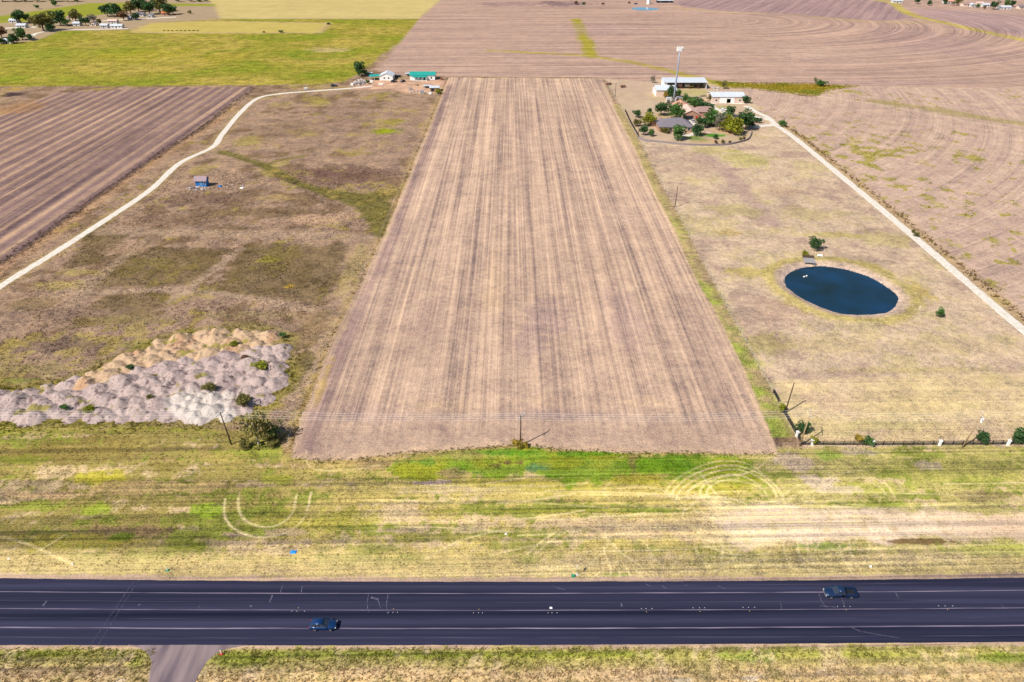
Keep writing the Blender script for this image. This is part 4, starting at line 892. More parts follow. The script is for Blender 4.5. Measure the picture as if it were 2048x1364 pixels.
tree('tree', 'dark green tree inside the corner of the black fence', 1602, 868, 30, 'dark', .95); tree('shrub', 'yellow green shrub just right of the fence corner', 1626, 887, 19, 'lime', .95, 'shrub')
tree('tree', 'green tree growing through the black fence', 1735, 891, 24, 'mid', 1.0); tree('shrub', 'yellow shrub left of the tree in the black fence', 1716, 883, 22, 'gold', .8, 'shrub')
tree('tree', 'round dark tree by the leaning right power pole', 1961, 884, 32, 'dark', .85); tree('tree', 'dark tree at the right edge behind the black fence', 2034, 882, 38, 'dark', .75)
# pond
tree('tree', 'dense olive dark tree above the pond', 1630, 499, 29, 'dark', .95); tree('shrub', 'yellow green bush beside the pond dock', 1609, 514, 16, 'lime', .9, 'shrub'); tree('tree', 'small lone tree right of the pond', 1878, 634, 19, 'mid', 1.1)
for a, b, w, k_, l in [(1826, 466, 10, 'olive', 'brown olive bush by the drive, upper of two'), (1832, 473, 12, 'olive', 'brown olive bush by the drive, lower of two'), (1564, 253, 17, 'mid', 'green bush where the white drive forks')]:
    tree('shrub', l, a, b, w, k_, .8, 'shrub')
# shrubs on the heaps
for a, b, w, k_, l in [(302, 800, 16, 'olive', 'dark round shrub in the middle of the earth heaps'), (490, 722, 18, 'brown', 'brown dead shrub on the right earth heaps'), (182, 828, 30, 'lime', 'yellow green weed clump at the front of the heaps'), (262, 742, 18, 'dark', 'dark shrub where the tan and grey heaps meet'),
                       (522, 742, 34, 'lime', 'yellow green weeds at the right end of the heaps'), (566, 676, 16, 'mid', 'green shrub at the top right corner of the heaps'), (420, 785, 34, 'olive', 'olive weed clump in the hollow of the heaps'), (470, 695, 22, 'lime', 'yellow weed tuft below the tan heaps'), (130, 822, 18, 'mid', 'small green weed clump at the left front heaps')]:
    tree('shrub', l, a, b, w, k_, .55, 'shrub', z=.6)


def c8(a, b): return 1250 + a / 7.314, 150 + b / 7.314


for a, b, w, k_, tl, l in [(165, 625, 95, 'dark', 1.05, 'small dark tree nearest the left fence of the brick house yard'), (360, 560, 62, 'dark', 1.1, 'small dark tree alone on the dry lawn left of the brick house'), (520, 592, 170, 'dark', .95, 'wide dark tree left of the brick house'),
                           (750, 640, 190, 'mid', 1.0, 'large dark green tree touching the brick house'), (820, 662, 90, 'dark', .9, 'dark tree before the garage corner'), (345, 745, 170, 'lime', .9, 'bright yellow green tree left of the grey roofed house'), (170, 748, 90, 'olive', 1.0, 'olive tree by the yard fence'),
                           (272, 880, 110, 'dark', 1.15, 'dark tree at the lower left corner of the yard'), (378, 895, 80, 'mid', 1.1, 'small green tree left of the grey roofed house front'), (760, 945, 180, 'mid', .95, 'green tree in front of the grey roofed house'), (590, 845, 110, 'olive', .6, 'low olive bushes along the front of the grey roofed house'),
                           (1050, 885, 150, 'dark', 1.0, 'dark tree casting shade right of the grey roofed house'), (1110, 770, 130, 'dark', 1.0, 'dark tree between the two houses'), (1250, 755, 200, 'mid', 1.1, 'tall green tree right of the garage'), (1375, 815, 150, 'grey', 1.4, 'thin bare looking tree beside the yellow green one'),
                           (1500, 830, 170, 'lime', 1.15, 'yellow green tree in the big clump, upper'), (1600, 870, 210, 'lime', 1.05, 'yellow green tree in the big clump, lower right'), (1760, 800, 210, 'dark', 1.1, 'large dark tree at the right end of the clump'), (1690, 720, 130, 'dark', 1.1, 'dark tree behind the yellow green clump'),
                           (1525, 605, 120, 'dark', 1.0, 'round dark tree beyond the curved drive'), (885, 415, 100, 'mid', 1.1, 'green tree right of the tall mast foot'), (1010, 480, 130, 'mid', 1.0, 'green tree behind the brick house roof'), (1130, 520, 130, 'dark', .9, 'dark tree behind the brick house wing, left'), (1230, 540, 120, 'dark', .9, 'dark tree behind the brick house wing, right'),
                           (1900, 700, 60, 'dark', 1.1, 'little dark tree in the drive island, left'), (1960, 705, 60, 'dark', 1.1, 'little dark tree in the drive island, right'), (665, 335, 95, 'dark', 1.7, 'tall dark tree left of the mast'), (780, 325, 72, 'mid', 1.4, 'narrow green tree right of the mast'), (590, 335, 62, 'gold', 1.3, 'yellowish tree by the pale barn wall'),
                           (1255, 388, 100, 'olive', .8, 'olive bush at the left corner of the tan barn'), (1762, 408, 110, 'dark', .85, 'dark bush at the right corner of the tan barn'), (1325, 935, 66, 'dark', .9, 'dark shrub on the bright green lawn'), (1690, 968, 52, 'olive', 1.0, 'brownish shrub by the curved wall, left of the pair'), (1740, 945, 40, 'brown', 1.0, 'brownish shrub by the curved wall, right of the pair'),
                           (1322, 1003, 40, 'brown', 1.0, 'first small brown shrub along the curved wall'), (1432, 1003, 48, 'olive', 1.0, 'second small brown shrub along the curved wall'), (1532, 1003, 40, 'brown', 1.0, 'third small brown shrub along the curved wall'), (640, 470, 90, 'grey', 1.2, 'leafless grey tree behind the wide dark tree'), (960, 440, 110, 'mid', .9, 'leafy green tree just right of the mast hut'), (1080, 470, 110, 'dark', .9, 'dark leafy tree behind the orange rear roof'), (1430, 720, 150, 'mid', 1.0, 'green tree behind the thin bare looking one'),
                           (1330, 700, 140, 'mid', 1.0, 'green tree above the parked dark car'), (690, 560, 110, 'dark', 1.0, 'dark tree left of the brick house wall'), (1820, 760, 110, 'dark', .9, 'dark tree nearest the white drive spur')]:
    px, py = c8(a, b); tree('shrub' if 'shrub' in l or 'bush' in l else 'tree', l, px, py, 1.42 * w / 7.314, k_, tl * .88, 'shrub' if 'shrub' in l or 'bush' in l else 'tree', 'trees and shrubs around the brick house', thin=(k_ == 'grey'))
tree('tree', 'dark tree behind the white house with the green porch', 719, 152, 28, 'dark', 1.0); tree('shrub', 'dark bush at the right edge of that tree', 730, 152, 16, 'dark', .8, 'shrub'); tree('shrub', 'yellow green bush by the white roofed shed', 876, 187, 16, 'lime', .6, 'shrub'); tree('shrub', 'green bush right of the rubble pile', 736, 168, 9, 'mid', 1.0, 'shrub')
tree('tree', 'thin tree at the end of the wet hollow behind the barns', 1447, 178, 16, 'olive', 1.3, thin=True); tree('tree', 'pale small tree in the wet hollow', 1629, 166, 8, 'olive', 1.4, thin=True); tree('shrub', 'green bush in the wet hollow', 1642, 172, 24, 'mid', .5, 'shrub'); tree('tree', 'bare tree by the far end of the right fence', 1305, 166, 12, 'grey', 1.4, thin=True)
for a, b, w, k_ in [(42, 47, 28, 'dark'), (57, 44, 16, 'mid'), (67, 47, 11, 'olive'), (88, 62, 38, 'olive'), (102, 63, 18, 'dark'), (75, 18, 9, 'mid'), (110, 12, 12, 'mid'), (122, 51, 30, 'dark'), (134, 52, 16, 'mid'), (152, 42, 24, 'olive'), (172, 51, 18, 'dark'), (187, 43, 18, 'grey'), (200, 48, 10, 'olive'),
                    (216, 33, 26, 'dark'), (235, 34, 28, 'dark'), (248, 41, 20, 'brown'), (262, 27, 24, 'olive'), (278, 24, 26, 'dark'), (272, 40, 15, 'dark'), (290, 20, 26, 'grey'), (300, 29, 28, 'dark'), (320, 24, 32, 'olive'), (338, 30, 22, 'dark'), (347, 29, 18, 'mid'), (380, 28, 8, 'olive'), (4, 76, 24, 'brown'), (28, 87, 20, 'dark'), (46, 80, 24, 'mid'), (60, 81, 14, 'dark'), (4, 88, 14, 'dark')]:
    adj = {'dark': 'dark green', 'mid': 'green', 'olive': 'olive', 'brown': 'brown leaved', 'grey': 'thin greyish'}[k_]
    where = 'by the lane junction at the left edge' if b > 60 else ('alone in the far left field' if b < 19 else ('at the left end of the far hamlet' if a < 110 else ('in the middle of the far hamlet' if a < 210 else 'at the right end of the far hamlet')))
    tree('tree', f'{adj} tree {where}', a, b, w * 1.2, k_, .8, 'tree', f'{adj} trees {where}', thin=(k_ == 'grey'))
for a, b, w, k_ in [(1834, 8, 13, 'dark'), (1858, 11, 11, 'dark'), (1888, 8, 13, 'dark'), (1915, 11, 16, 'olive'), (1955, 16, 9, 'mid'), (1986, 19, 18, 'dark'), (2012, 13, 14, 'mid'), (2024, 14, 13, 'dark'), (1905, 12, 10, 'grey'), (1968, 18, 7, 'brown')]:
    adj = {'dark': 'dark green', 'mid': 'green', 'olive': 'olive', 'brown': 'brown leaved', 'grey': 'thin greyish'}[k_]
    tree('tree', f'{adj} tree among the far houses at the top right', a, b, w, k_, .95, 'tree', f'{adj} trees at the top right', thin=(k_ == 'grey'))
for a, w in [(6, 24), (30, 24), (52, 20), (75, 22), (108, 30), (136, 20), (155, 18), (358, 14), (384, 16), (400, 14), (414, 12)]:
    tree('tree', 'dark far tree in the row along the top left edge', a, 3.5, w, 'dark', .6, 'tree', 'far tree row at the top left')
for a, b, w, k_ in [(1152, 9, 10, 'brown'), (1168, 10, 8, 'dark'), (1206, 10, 7, 'brown'), (1258, 7, 6, 'brown')]:
    tree('shrub', 'small dark bush by the far farm pond', a, b, w, k_, .7, 'shrub', 'bushes by the far farm pond')


for k in range(9): tree('shrub', 'brown brush clump in the row across the pale far field', 328 + k * 8.4, 61.5 + (k % 3) * .3, 6, 'brown' if k % 2 else 'olive', .25, 'shrub', 'brush row in the pale far field')
for a, w, l in [(528, 7, 'small dark bush at the lower edge of the pale far field, left'), (562, 12, 'larger dark bush at the lower edge of the pale far field, right'), (657, 9, 'small dark bush at the right end of the pale far field')]: tree('shrub', l, a, 65 if a < 600 else 49, w, 'dark', .4, 'shrub')


# ------------------------------------------------------------------ buildings
def gable_geo(w, d, h, rise, along_x=True, over=.45, th=.14, hip=0.0):
    """walls and roof of a rectangular house, front at -y"""
    wl, rf = MB(), MB(); X0, X1, Y0, Y1 = -w / 2, w / 2, -d / 2, d / 2
    if along_x:
        if hip == 0:
            wl.add([(X0, Y0, -.1), (X1, Y0, -.1), (X1, Y1, -.1), (X0, Y1, -.1), (X0, Y0, h), (X1, Y0, h), (X1, Y1, h), (X0, Y1, h), (X0, 0, h + rise), (X1, 0, h + rise)],
                   [(0, 1, 5, 4), (1, 2, 6, 9, 5), (2, 3, 7, 6), (3, 0, 4, 8, 7), (0, 3, 2, 1), (4, 5, 9, 8), (7, 8, 9, 6)])
        else: wl.box(X0, X1, Y0, Y1, -.1, h)
        k = rise / (d / 2); ez = h - over * k + .04; rz = h + rise + .04; a, b = X0 - over, X1 + over; c, e = Y0 - over, Y1 + over
        r0, r1 = a + hip, b - hip
        top = [(a, c, ez + th), (b, c, ez + th), (b, e, ez + th), (a, e, ez + th), (r0, 0, rz + th), (r1, 0, rz + th)]; bot = [(x, y, z - th) for x, y, z in top]
        fs = [(0, 1, 5, 4), (2, 3, 4, 5), (1, 2, 5), (3, 0, 4)]
        if hip == 0: fs = fs[:2]
        rf.add(top + bot, fs + [tuple(i + 6 for i in f[::-1]) for f in fs] + [(0, 6, 7, 1), (2, 8, 9, 3)] + ([(1, 7, 8, 2), (3, 9, 6, 0)] if hip else [(1, 7, 11, 5), (5, 11, 8, 2), (3, 9, 10, 4), (4, 10, 6, 0)]))
    else:
        a_, b_ = gable_geo(d, w, h, rise, True, over, th, hip)
        for s_, q in ((a_, wl), (b_, rf)): q.add([(-y, x, z) for x, y, z in s_.v], s_.f)
    return wl, rf


def house(name, label, cat, px, py, w, d, h, rise, wall, roof, along_x=True, hip=0.0, openings=(), rz=0.0, group=None, chimney=False):
    """px,py: middle of the foot of the front wall; openings: (kind, side f/l/r, centre m, width, bottom, top, material)"""
    x, y = g(px, py); t = empty(name, label, cat, (x, y + d / 2, 0), rz, group)
    wl, rf = gable_geo(w, d, h, rise, along_x, hip=hip); wl.build('wall', M[wall], t); ro = rf.build('roof', M[roof], t)
    if chimney: MB().box(w * .2, w * .2 + .8, .6, 1.4, h + rise * .3, h + rise + .9).build('chimney', M['brick'], ro)
    for kind, side, c, ww, z0, z1, mm in openings:
        o_ = .05; b = MB(); fr = MB()
        if side == 'f': b.box(c - ww / 2, c + ww / 2, -d / 2 - o_, -d / 2 + .05, z0, z1); fr.box(c - ww / 2 - .1, c + ww / 2 + .1, -d / 2 - .03, -d / 2 + .04, z0 - .1, z1 + .1)
        elif side == 'l': b.box(-w / 2 - o_, -w / 2 + .05, c - ww / 2, c + ww / 2, z0, z1); fr.box(-w / 2 - .03, -w / 2 + .04, c - ww / 2 - .1, c + ww / 2 + .1, z0 - .1, z1 + .1)
        else: b.box(w / 2 - .05, w / 2 + o_, c - ww / 2, c + ww / 2, z0, z1); fr.box(w / 2 - .04, w / 2 + .03, c - ww / 2 - .1, c + ww / 2 + .1, z0 - .1, z1 + .1)
        p = b.build(kind, M[mm], t)
        if kind == 'window': fr.build('frame', M['white'], p)
    return t


def seams(t, w, d, h, rise, m='roofw', n=14, over=.45):
    """standing seams of a metal roof, one part each"""
    k = rise / (d / 2); L = d / 2 + over
    mb = MB().add([(-.05, 0, 0), (.05, 0, 0), (.05, 0, .07), (-.05, 0, .07), (-.05, -L, -k * L), (.05, -L, -k * L), (.05, -L, -k * L + .07), (-.05, -L, -k * L + .07)], [(0, 1, 2, 3), (4, 7, 6, 5), (0, 4, 5, 1), (1, 5, 6, 2), (2, 6, 7, 3), (3, 7, 4, 0)]).mesh('roof_seam', M[m])
    for i in range(n):
        o = bpy.data.objects.new('roof_seam', mb); link(o, t); o.location = (-w / 2 + w * (i + .5) / n, 0, h + rise + .17)


# right farmstead
t = house('barn', 'pale barn with a white roof and roller doors left of the mast', 'barn', 1332, 194, 13.5, 15, 4.4, 1.5, 'tanw', 'roofw', True, 0, [('door', 'l', -4.2, 3.4, 0, 3.6, 'white'), ('door', 'l', 0, 3.4, 0, 3.6, 'white'), ('door', 'l', 4.2, 3.4, 0, 3.6, 'white'), ('window', 'f', 4.5, 1.2, 1.2, 2.3, 'glass')]); seams(t, 13.5, 15, 4.4, 1.5)
t = house('barn', 'long tan barn with a white roof and an open white bay', 'barn', 1456, 206, 21.5, 14, 3.9, 1.3, 'tanw', 'roofw', True, 0, [('bay_panel', 'f', -1.0, 9.6, 0, 3.6, 'white'), ('door', 'f', .2, 2.6, 0, 2.7, 'dark'), ('window', 'f', -8, 1.2, 1.2, 2.3, 'glass'), ('window', 'f', 7.5, 1.2, 1.2, 2.3, 'glass')]); seams(t, 21.5, 14, 3.9, 1.3)
px, py = 1370, 178; x, y = g(px, py); t = empty('open_shed', 'long open fronted machine shed with a white roof behind the mast', 'shed', (x, y, 0)); w, d = 30.0, 11.0
MB().box(-w / 2, w / 2, d - .15, d, -.1, 4.9).build('wall', M['grey'], t); MB().box(-w / 2, -w / 2 + .15, 0, d - .15, -.1, 4.5).build('wall', M['white'], t); MB().box(w / 2 - .15, w / 2, 0, d - .15, -.1, 4.5).build('wall', M['white'], t); MB().box(-w / 2 + .15, -w / 2 + 2.2, 0, .15, -.1, 4.3).build('wall', M['white'], t)
MB().add([(-w / 2 - .4, -.7, 4.4), (w / 2 + .4, -.7, 4.4), (w / 2 + .4, d + .5, 5.3), (-w / 2 - .4, d + .5, 5.3), (-w / 2 - .4, -.7, 4.65), (w / 2 + .4, -.7, 4.65), (w / 2 + .4, d + .5, 5.55), (-w / 2 - .4, d + .5, 5.55)], [(0, 3, 2, 1), (4, 5, 6, 7), (0, 1, 5, 4), (1, 2, 6, 5), (2, 3, 7, 6), (3, 0, 4, 7)]).build('roof', M['roofw'], t)
for k in range(1, 5): MB().box(-w / 2 + k * w / 5 - .12, -w / 2 + k * w / 5 + .12, .0, .24, -.1, 4.38).build('post', M['rust'], t)
for px, py, l, mm in [(1361, 176.5, 'pinkish crate stack inside the open machine shed', 'pink'), (1375, 177, 'pale blue trailer box inside the open machine shed', 'metal'), (1384, 177, 'yellowish implement inside the open machine shed', 'yellow')]:
    x, y = g(px, py); t = empty('trailer' if 'trailer' in l else ('crate_stack' if 'crate' in l else 'implement'), l, 'trailer' if 'trailer' in l else ('crates' if 'crate' in l else 'implement'), (x, y + 3.0, 0)); hh_ = 1.0 if 'implement' in l else 2.2
    MB().box(-1.6, 1.6, -.9, .9, .5, hh_).build('box', M[mm], t)
    for sx in (-1, 1): MB().tube([(sx * 1.0, -1.0, .35), (sx * 1.0, 1.0, .35)], .36, 10).build('wheel' if 'crate' not in l else 'skid', M['tyre'], t)
t = house('brick_house', 'brick house with a pinkish gable roof and double garage', 'house', 1381, 239.5, 10, 15, 3.3, 2.3, 'brick', 'roofp', False, 0, [('garage_door', 'f', -1.3, 5.4, 0, 2.4, 'dark'), ('door', 'f', 3.6, 1.3, 0, 2.2, 'red'), ('window', 'l', 0, 1.5, 1, 2.2, 'glass')])
wl, rf = gable_geo(12, 9, 3.1, 2.0, True, hip=3.0); q = wl.build('wing', M['brick'], t); q.location = (10.6, 3.5, 0); r2 = rf.build('roof', M['roofb'], q); MB().box(-1, .4, -4.56, -4.4, .9, 2.1).build('window', M['glass'], q)
wl, rf = gable_geo(9, 13, 3.0, 1.9, False); q = wl.build('wing', M['brick'], t); q.location = (-.8, 14.2, 0); rf.build('roof', M['roofo'], q)
t = house('grey_roofed_house', 'low house with a dark grey hipped roof among trees', 'house', 1352, 264, 19.5, 14, 2.9, 3.3, 'brick', 'roofg', True, 6.5, [('door', 'f', 4.0, 1.2, 0, 2.2, 'white'), ('window', 'f', 1.2, 1.8, .9, 2.2, 'glass'), ('window', 'f', -3.5, 2.2, .9, 2.2, 'glass'), ('window', 'f', 7.2, 1.6, .9, 2.2, 'glass'), ('window', 'f', -7.2, 1.6, .9, 2.2, 'glass')], chimney=True)
wl, rf = gable_geo(7, 7, 2.7, 1.7, True, hip=2.5); q = wl.build('wing', M['brick'], t); q.location = (-8.5, 8.4, 0); rf.build('roof', M['roofb'], q)
# mast compound
x, y = g(1347, 205); t = empty('cell_mast', 'tall pale grey steel mast with a ring of white antenna panels', 'mast', (x, y, 0))
MB().tube([(0, 0, -.2), (0, 0, 12), (0, 0, 24), (0, 0, 33.6)], [.68, .58, .46, .36], 14).build('pole', M['mast'], t, True)
rg = MB(); rg.tube([(1.75 * math.cos(a), 1.75 * math.sin(a), 32.6) for a in np.linspace(0, 2 * math.pi, 19)], .10, 6); rg.tube([(1.75 * math.cos(a), 1.75 * math.sin(a), 33.4) for a in np.linspace(0, 2 * math.pi, 19)], .10, 6)
for k in range(3): rg.tube([(0, 0, 33), (1.75 * math.cos(k * 2.094), 1.75 * math.sin(k * 2.094), 33)], .10, 6)
rg.build('platform', M['metal'], t)
pm = MB().box(-.22, .22, -.14, .14, -1.2, 1.2).mesh('antenna_panel', M['white'])
for k in range(12):
    o = bpy.data.objects.new('antenna_panel', pm); link(o, t); a = k * math.pi / 6; o.location = (2.0 * math.cos(a), 2.0 * math.sin(a), 33.0); o.rotation_euler.z = a + math.pi / 2
for px, py, l, w, d, h, mm in [(1338, 204, 'white equipment cabinet left of the mast foot', 3.2, 2.4, 2.4, 'white'), (1352, 203, 'small white cabinet right of the mast foot', 2.0, 1.6, 1.8, 'white'), (1358, 203.5, 'brown brick hut right of the mast foot', 2.8, 2.4, 2.6, 'brick')]:
    x, y = g(px, py); t = empty('equipment_cabinet', l, 'cabinet', (x, y, 0)); MB().box(-w / 2, w / 2, 0, d, -.1, h).build('wall', M[mm], t); MB().box(-w / 2 - .15, w / 2 + .15, -.15, d + .15, h + .002, h + .16).build('roof', M['roofw'], t); MB().box(-.45, .45, -.06, .03, .05, 1.9).build('door', M['grey'], t)
# left farmstead
t = house('white_house', 'white gable house with a green roofed carport on its left', 'house', 773, 161, 9.5, 10, 3.2, 1.9, 'white', 'roofw', False, 0, [('window', 'f', -1.5, 1.1, 1.2, 2.3, 'glass'), ('window', 'f', 1.8, 1.1, 1.2, 2.3, 'glass'), ('door', 'r', 0, 1.1, 0, 2.1, 'dark')])
cp = MB().add([(-13.2, -4.6, 2.5), (-4.9, -4.6, 2.7), (-4.9, 2.5, 2.9), (-13.2, 2.5, 2.7), (-13.2, -4.6, 2.68), (-4.9, -4.6, 2.88), (-4.9, 2.5, 3.08), (-13.2, 2.5, 2.88)], [(0, 3, 2, 1), (4, 5, 6, 7), (0, 1, 5, 4), (1, 2, 6, 5), (2, 3, 7, 6), (3, 0, 4, 7)]).build('carport_roof', M['teal'], t)
for sx, sy in ((-12.8, -4.2), (-9, -4.2), (-5.3, -4.2), (-12.8, 2.1)): MB().box(sx - .1, sx + .1, sy - .1, sy + .1, -.1, 2.55).build('post', M['white'], t)
t = house('green_roofed_house', 'long white house with a green metal roof and shaded porch', 'house', 845, 160, 18.5, 9, 3.3, 1.7, 'white', 'teal', True, 0, [('window', 'f', -4, 1.6, .9, 2.2, 'glass'), ('window', 'f', -1, 1.6, .9, 2.2, 'glass'), ('door', 'f', 1.5, 1.1, 0, 2.2, 'dark'), ('window', 'f', 6.6, 1.2, .9, 2.2, 'glass')]); seams(t, 18.5, 9, 3.3, 1.7, 'teal', 12)
MB().add([(-7.2, -7.4, 2.45), (3.6, -7.4, 2.45), (3.6, -4.6, 2.95), (-7.2, -4.6, 2.95), (-7.2, -7.4, 2.6), (3.6, -7.4, 2.6), (3.6, -4.6, 3.1), (-7.2, -4.6, 3.1)], [(0, 3, 2, 1), (4, 5, 6, 7), (0, 1, 5, 4), (1, 2, 6, 5), (2, 3, 7, 6), (3, 0, 4, 7)]).build('porch_roof', M['teal'], t)
MB().box(-7.4, 3.8, -7.6, -4.52, -.05, .25).build('porch_deck', M['conc'], t)
for sx in (-7, -3.5, 0, 3.4): MB().box(sx - .09, sx + .09, -7.2, -7.0, .25, 2.45).build('post', M['white'], t)
t = house('white_roofed_shed', 'small open sided shed with a white roof near the field corner', 'shed', 869, 183, 6.2, 6, 2.5, .5, 'woodl', 'roofw', True, 0, [('opening', 'f', -1.2, 2.2, 0, 2.0, 'dark'), ('opening', 'f', 1.7, 1.6, 0, 2.0, 'red')]); seams(t, 6.2, 6, 2.5, .5, 'roofw', 6)
for px, py, l, w, d, h in [(854, 177, 'low white lean-to roof left of the white roofed shed', 5, 3, 1.7), (739, 152, 'pale little shed behind the carport', 4.5, 3, 2.2), (815, 153, 'small pale shed left of the green roofed house', 3.2, 3, 2.0)]:
    x, y = g(px, py); t = empty('lean_to', l, 'shed', (x, y, 0)); MB().box(-w / 2, w / 2, d - .1, d, -.1, h).build('wall', M['grey'], t); MB().box(-w / 2 - .2, w / 2 + .2, -.2, d + .2, h + .003, h + .15).build('roof', M['roofw'], t)
    for sx in (-1, 1): MB().box(sx * (w / 2 - .15) - .07, sx * (w / 2 - .15) + .07, 0, .14, -.1, h).build('post', M['grey'], t)
for k, (px, py, l, w, d, h, mm) in enumerate([(743, 165, 'pale storage box in the yard left of the white house', 2.2, 1.4, 1.3, 'white'), (762, 170, 'white stack of boards on the dirt yard', 3.2, 1.6, .8, 'white'), (796, 155, 'dark trailer box between the two houses', 4.6, 2.0, 1.8, 'cblack'), (832, 172, 'tan crate on the dirt yard below the green roofed house', 2.0, 1.8, 1.2, 'woodl'), (821, 180, 'grey bin at the lower edge of the dirt yard', 1.8, 1.6, 1.4, 'grey'),
                                               (845, 188, 'pale blue tank by the white roofed shed', 2.6, 1.6, 1.3, 'metal'), (860, 188.5, 'white tub by the white roofed shed', 2.0, 1.5, 1.0, 'white'), (883, 160, 'brown crate near the field corner fence', 1.8, 1.6, 1.2, 'rust'), (704, 171, 'pale box at the left foot of the rubble pile', 1.8, 1.5, 1.3, 'white'), (612, 179, 'white scrap box beside the lane bend', 2.4, 1.4, 1.0, 'white')]):
    x, y = g(px, py); t = empty('storage_box', l, 'box', (x, y, 0), R.uniform(-.4, .4)); MB().box(-w / 2, w / 2, 0, d, -.05, h).build('body', M[mm], t); MB().box(-w / 2 - .06, w / 2 + .06, -.06, d + .06, h + .003, h + .1).build('lid', M['grey' if mm == 'cblack' else mm], t)
    for sx in (-1, 1): MB().box(sx * w * .35 - .1, sx * w * .35 + .1, -.03, d + .03, -.06, .10).build('skid', M['wood'], t)
# blue shed
t = house('blue_shed', 'small bright blue garden shed alone in the left pasture', 'shed', 403, 373.5, 5.0, 3.2, 3.0, 1.4, 'blue', 'roofg', True, 0, [('door', 'f', .1, 1.2, .05, 2.4, 'blued'), ('window', 'f', 1.7, .7, 1.2, 2.0, 'glass')])
M['roofm'] = mat('mauve_shingle', (.30, .22, .24), .95, .2, 3, .3)
[c for c in t.children if c.name.startswith('roof')][0].data.materials[0] = M['roofm']
# far hamlet, farm and houses
far = [('grey brown roofed house behind olive trees in the far hamlet', 146, 40, 16, 10, 'cream', 'roofb'), ('long white trailer home nearest the green field', 233, 57, 15, 6, 'white', 'roofw'), ('white trailer home left of the long one', 208, 56, 9, 6, 'white', 'roofw'), ('white house with dark windows in the middle of the hamlet', 153, 52, 9, 7, 'white', 'roofw'),
       ('grey roofed house among the dark hamlet trees', 278, 33, 13, 9, 'white', 'roofg'), ('pale blue roofed house right in the hamlet', 299, 35, 8, 7, 'white', 'metal'), ('house with an orange roof at the right end of the hamlet', 330, 31, 9, 7, 'brick', 'orange'), ('blue white house before the dark hamlet trees', 264, 40, 11, 7, 'white', 'roofw'), ('white house at the left edge of the hamlet', 42, 56, 12, 7, 'white', 'roofw'),
       ('white barn behind the leftmost hamlet trees', 26, 46, 10, 8, 'white', 'roofw'), ('pinkish roofed house with white walls in the hamlet', 225, 47, 12, 6, 'white', 'roofp'), ('white house partly hidden by dark trees at the left edge', 14, 87, 9, 7, 'white', 'roofw'), ('small grey house between hamlet trees', 186, 52, 8, 7, 'cream', 'roofg'), ('brown house behind the hamlet lane', 180, 40, 8, 7, 'cream', 'roofb')]
far += [('brown roofed far house at the top right', 1936, 13, 15, 10, 'cream', 'roofb'), ('white gabled far house at the top right', 1947, 14, 8, 9, 'white', 'roofw'), ('white far house right of the gabled one', 1972, 14, 11, 8, 'white', 'roofw'), ('long low white far house before the dark trees', 2010, 19, 18, 8, 'white', 'roofw'), ('far house with red brown roof behind trees', 1898, 7, 14, 9, 'white', 'roofo'),
        ('low white far house above the green strip', 1795, 6, 16, 7, 'white', 'roofw'), ('far house at the top right corner', 2044, 18, 9, 8, 'cream', 'roofg'), ('pink roofed far house at the top right', 1960, 11, 10, 8, 'cream', 'roofp'), ('far farm shed with white roof and dark open front', 1330, 5.5, 25, 9, 'dark', 'roofw')]
for l, px, py, w, d, wm_, rm in far:
    w *= .82; d *= .85; gx_ = (w > 7); wm_ = 'far_white' if wm_ == 'white' else wm_; rm = 'far_roof' if rm == 'roofw' else rm; house('house' if 'shed' not in l and 'barn' not in l and 'trailer' not in l else ('barn' if 'barn' in l else ('shed' if 'shed' in l else 'trailer_home')), l, 'barn' if 'barn' in l else ('shed' if 'shed' in l else 'house'), px, py, w, d, 2.6, 1.4, wm_, rm, gx_, 0,
                           [('window', 'f', -w * .28, 1.3, .9, 2.2, 'glass'), ('door', 'f', 0, 1.1, 0, 2.1, 'dark'), ('window', 'f', w * .28, 1.3, .9, 2.2, 'glass')])
x, y = g(1297, 8); t = empty('silo', 'white cylindrical tank at the far farm by the top edge', 'tank', (x, y, 0)); MB().tube([(0, 0, -.1), (0, 0, 5.6)], 2.6, 18).build('tank_body', M['white'], t); MB().tube([(0, 0, 5.603), (0, 0, 6.6)], [2.7, .3], 18).build('roof', M['roofw'], t); MB().box(-.3, .3, -2.75, -2.58, .2, 5.4).build('ladder', M['metal'], t)


# ------------------------------------------------------------------ power poles and wires
def wpole(px, py, h, name, label, arm=0.0, arm_rz=0.0, m='wood', lean=(0, 0), trafo=False):
    x, y = g(px, py); z = float(height(x, y)[0]); t = empty(name, label, 'power pole', (x, y, z)); lx, ly = lean
    MB().tube([(0, 0, -.3), (lx * .5, ly * .5, h * .5), (lx, ly, h)], [.19, .16, .13], 9).build('pole', M[m], t, True)
    pts = []
    if arm:
        ca, sa = math.cos(arm_rz), math.sin(arm_rz); a = MB(); a.tube([(lx - ca * arm, ly - sa * arm, h - .45), (lx + ca * arm, ly + sa * arm, h - .45)], .09, 5); ar = a.build('crossarm', M['metal'] if m == 'wood' else M['grey'], t)
        for k in (-.95, -.35, .35, .95):
            p = (lx + ca * arm * k, ly + sa * arm * k, h - .45); MB().tube([p, (p[0], p[1], p[2] + .16), (p[0], p[1], p[2] + .3)], [.05, .085, .04], 7).build('insulator', M['white'], ar); pts.append((x + p[0], y + p[1], z + p[2] + .3))
    if trafo: MB().tube([(lx + .45, ly - .1, h - 2.3), (lx + .45, ly - .1, h - 1.1)], .32, 12).build('transformer', M['white'], t)
    return pts


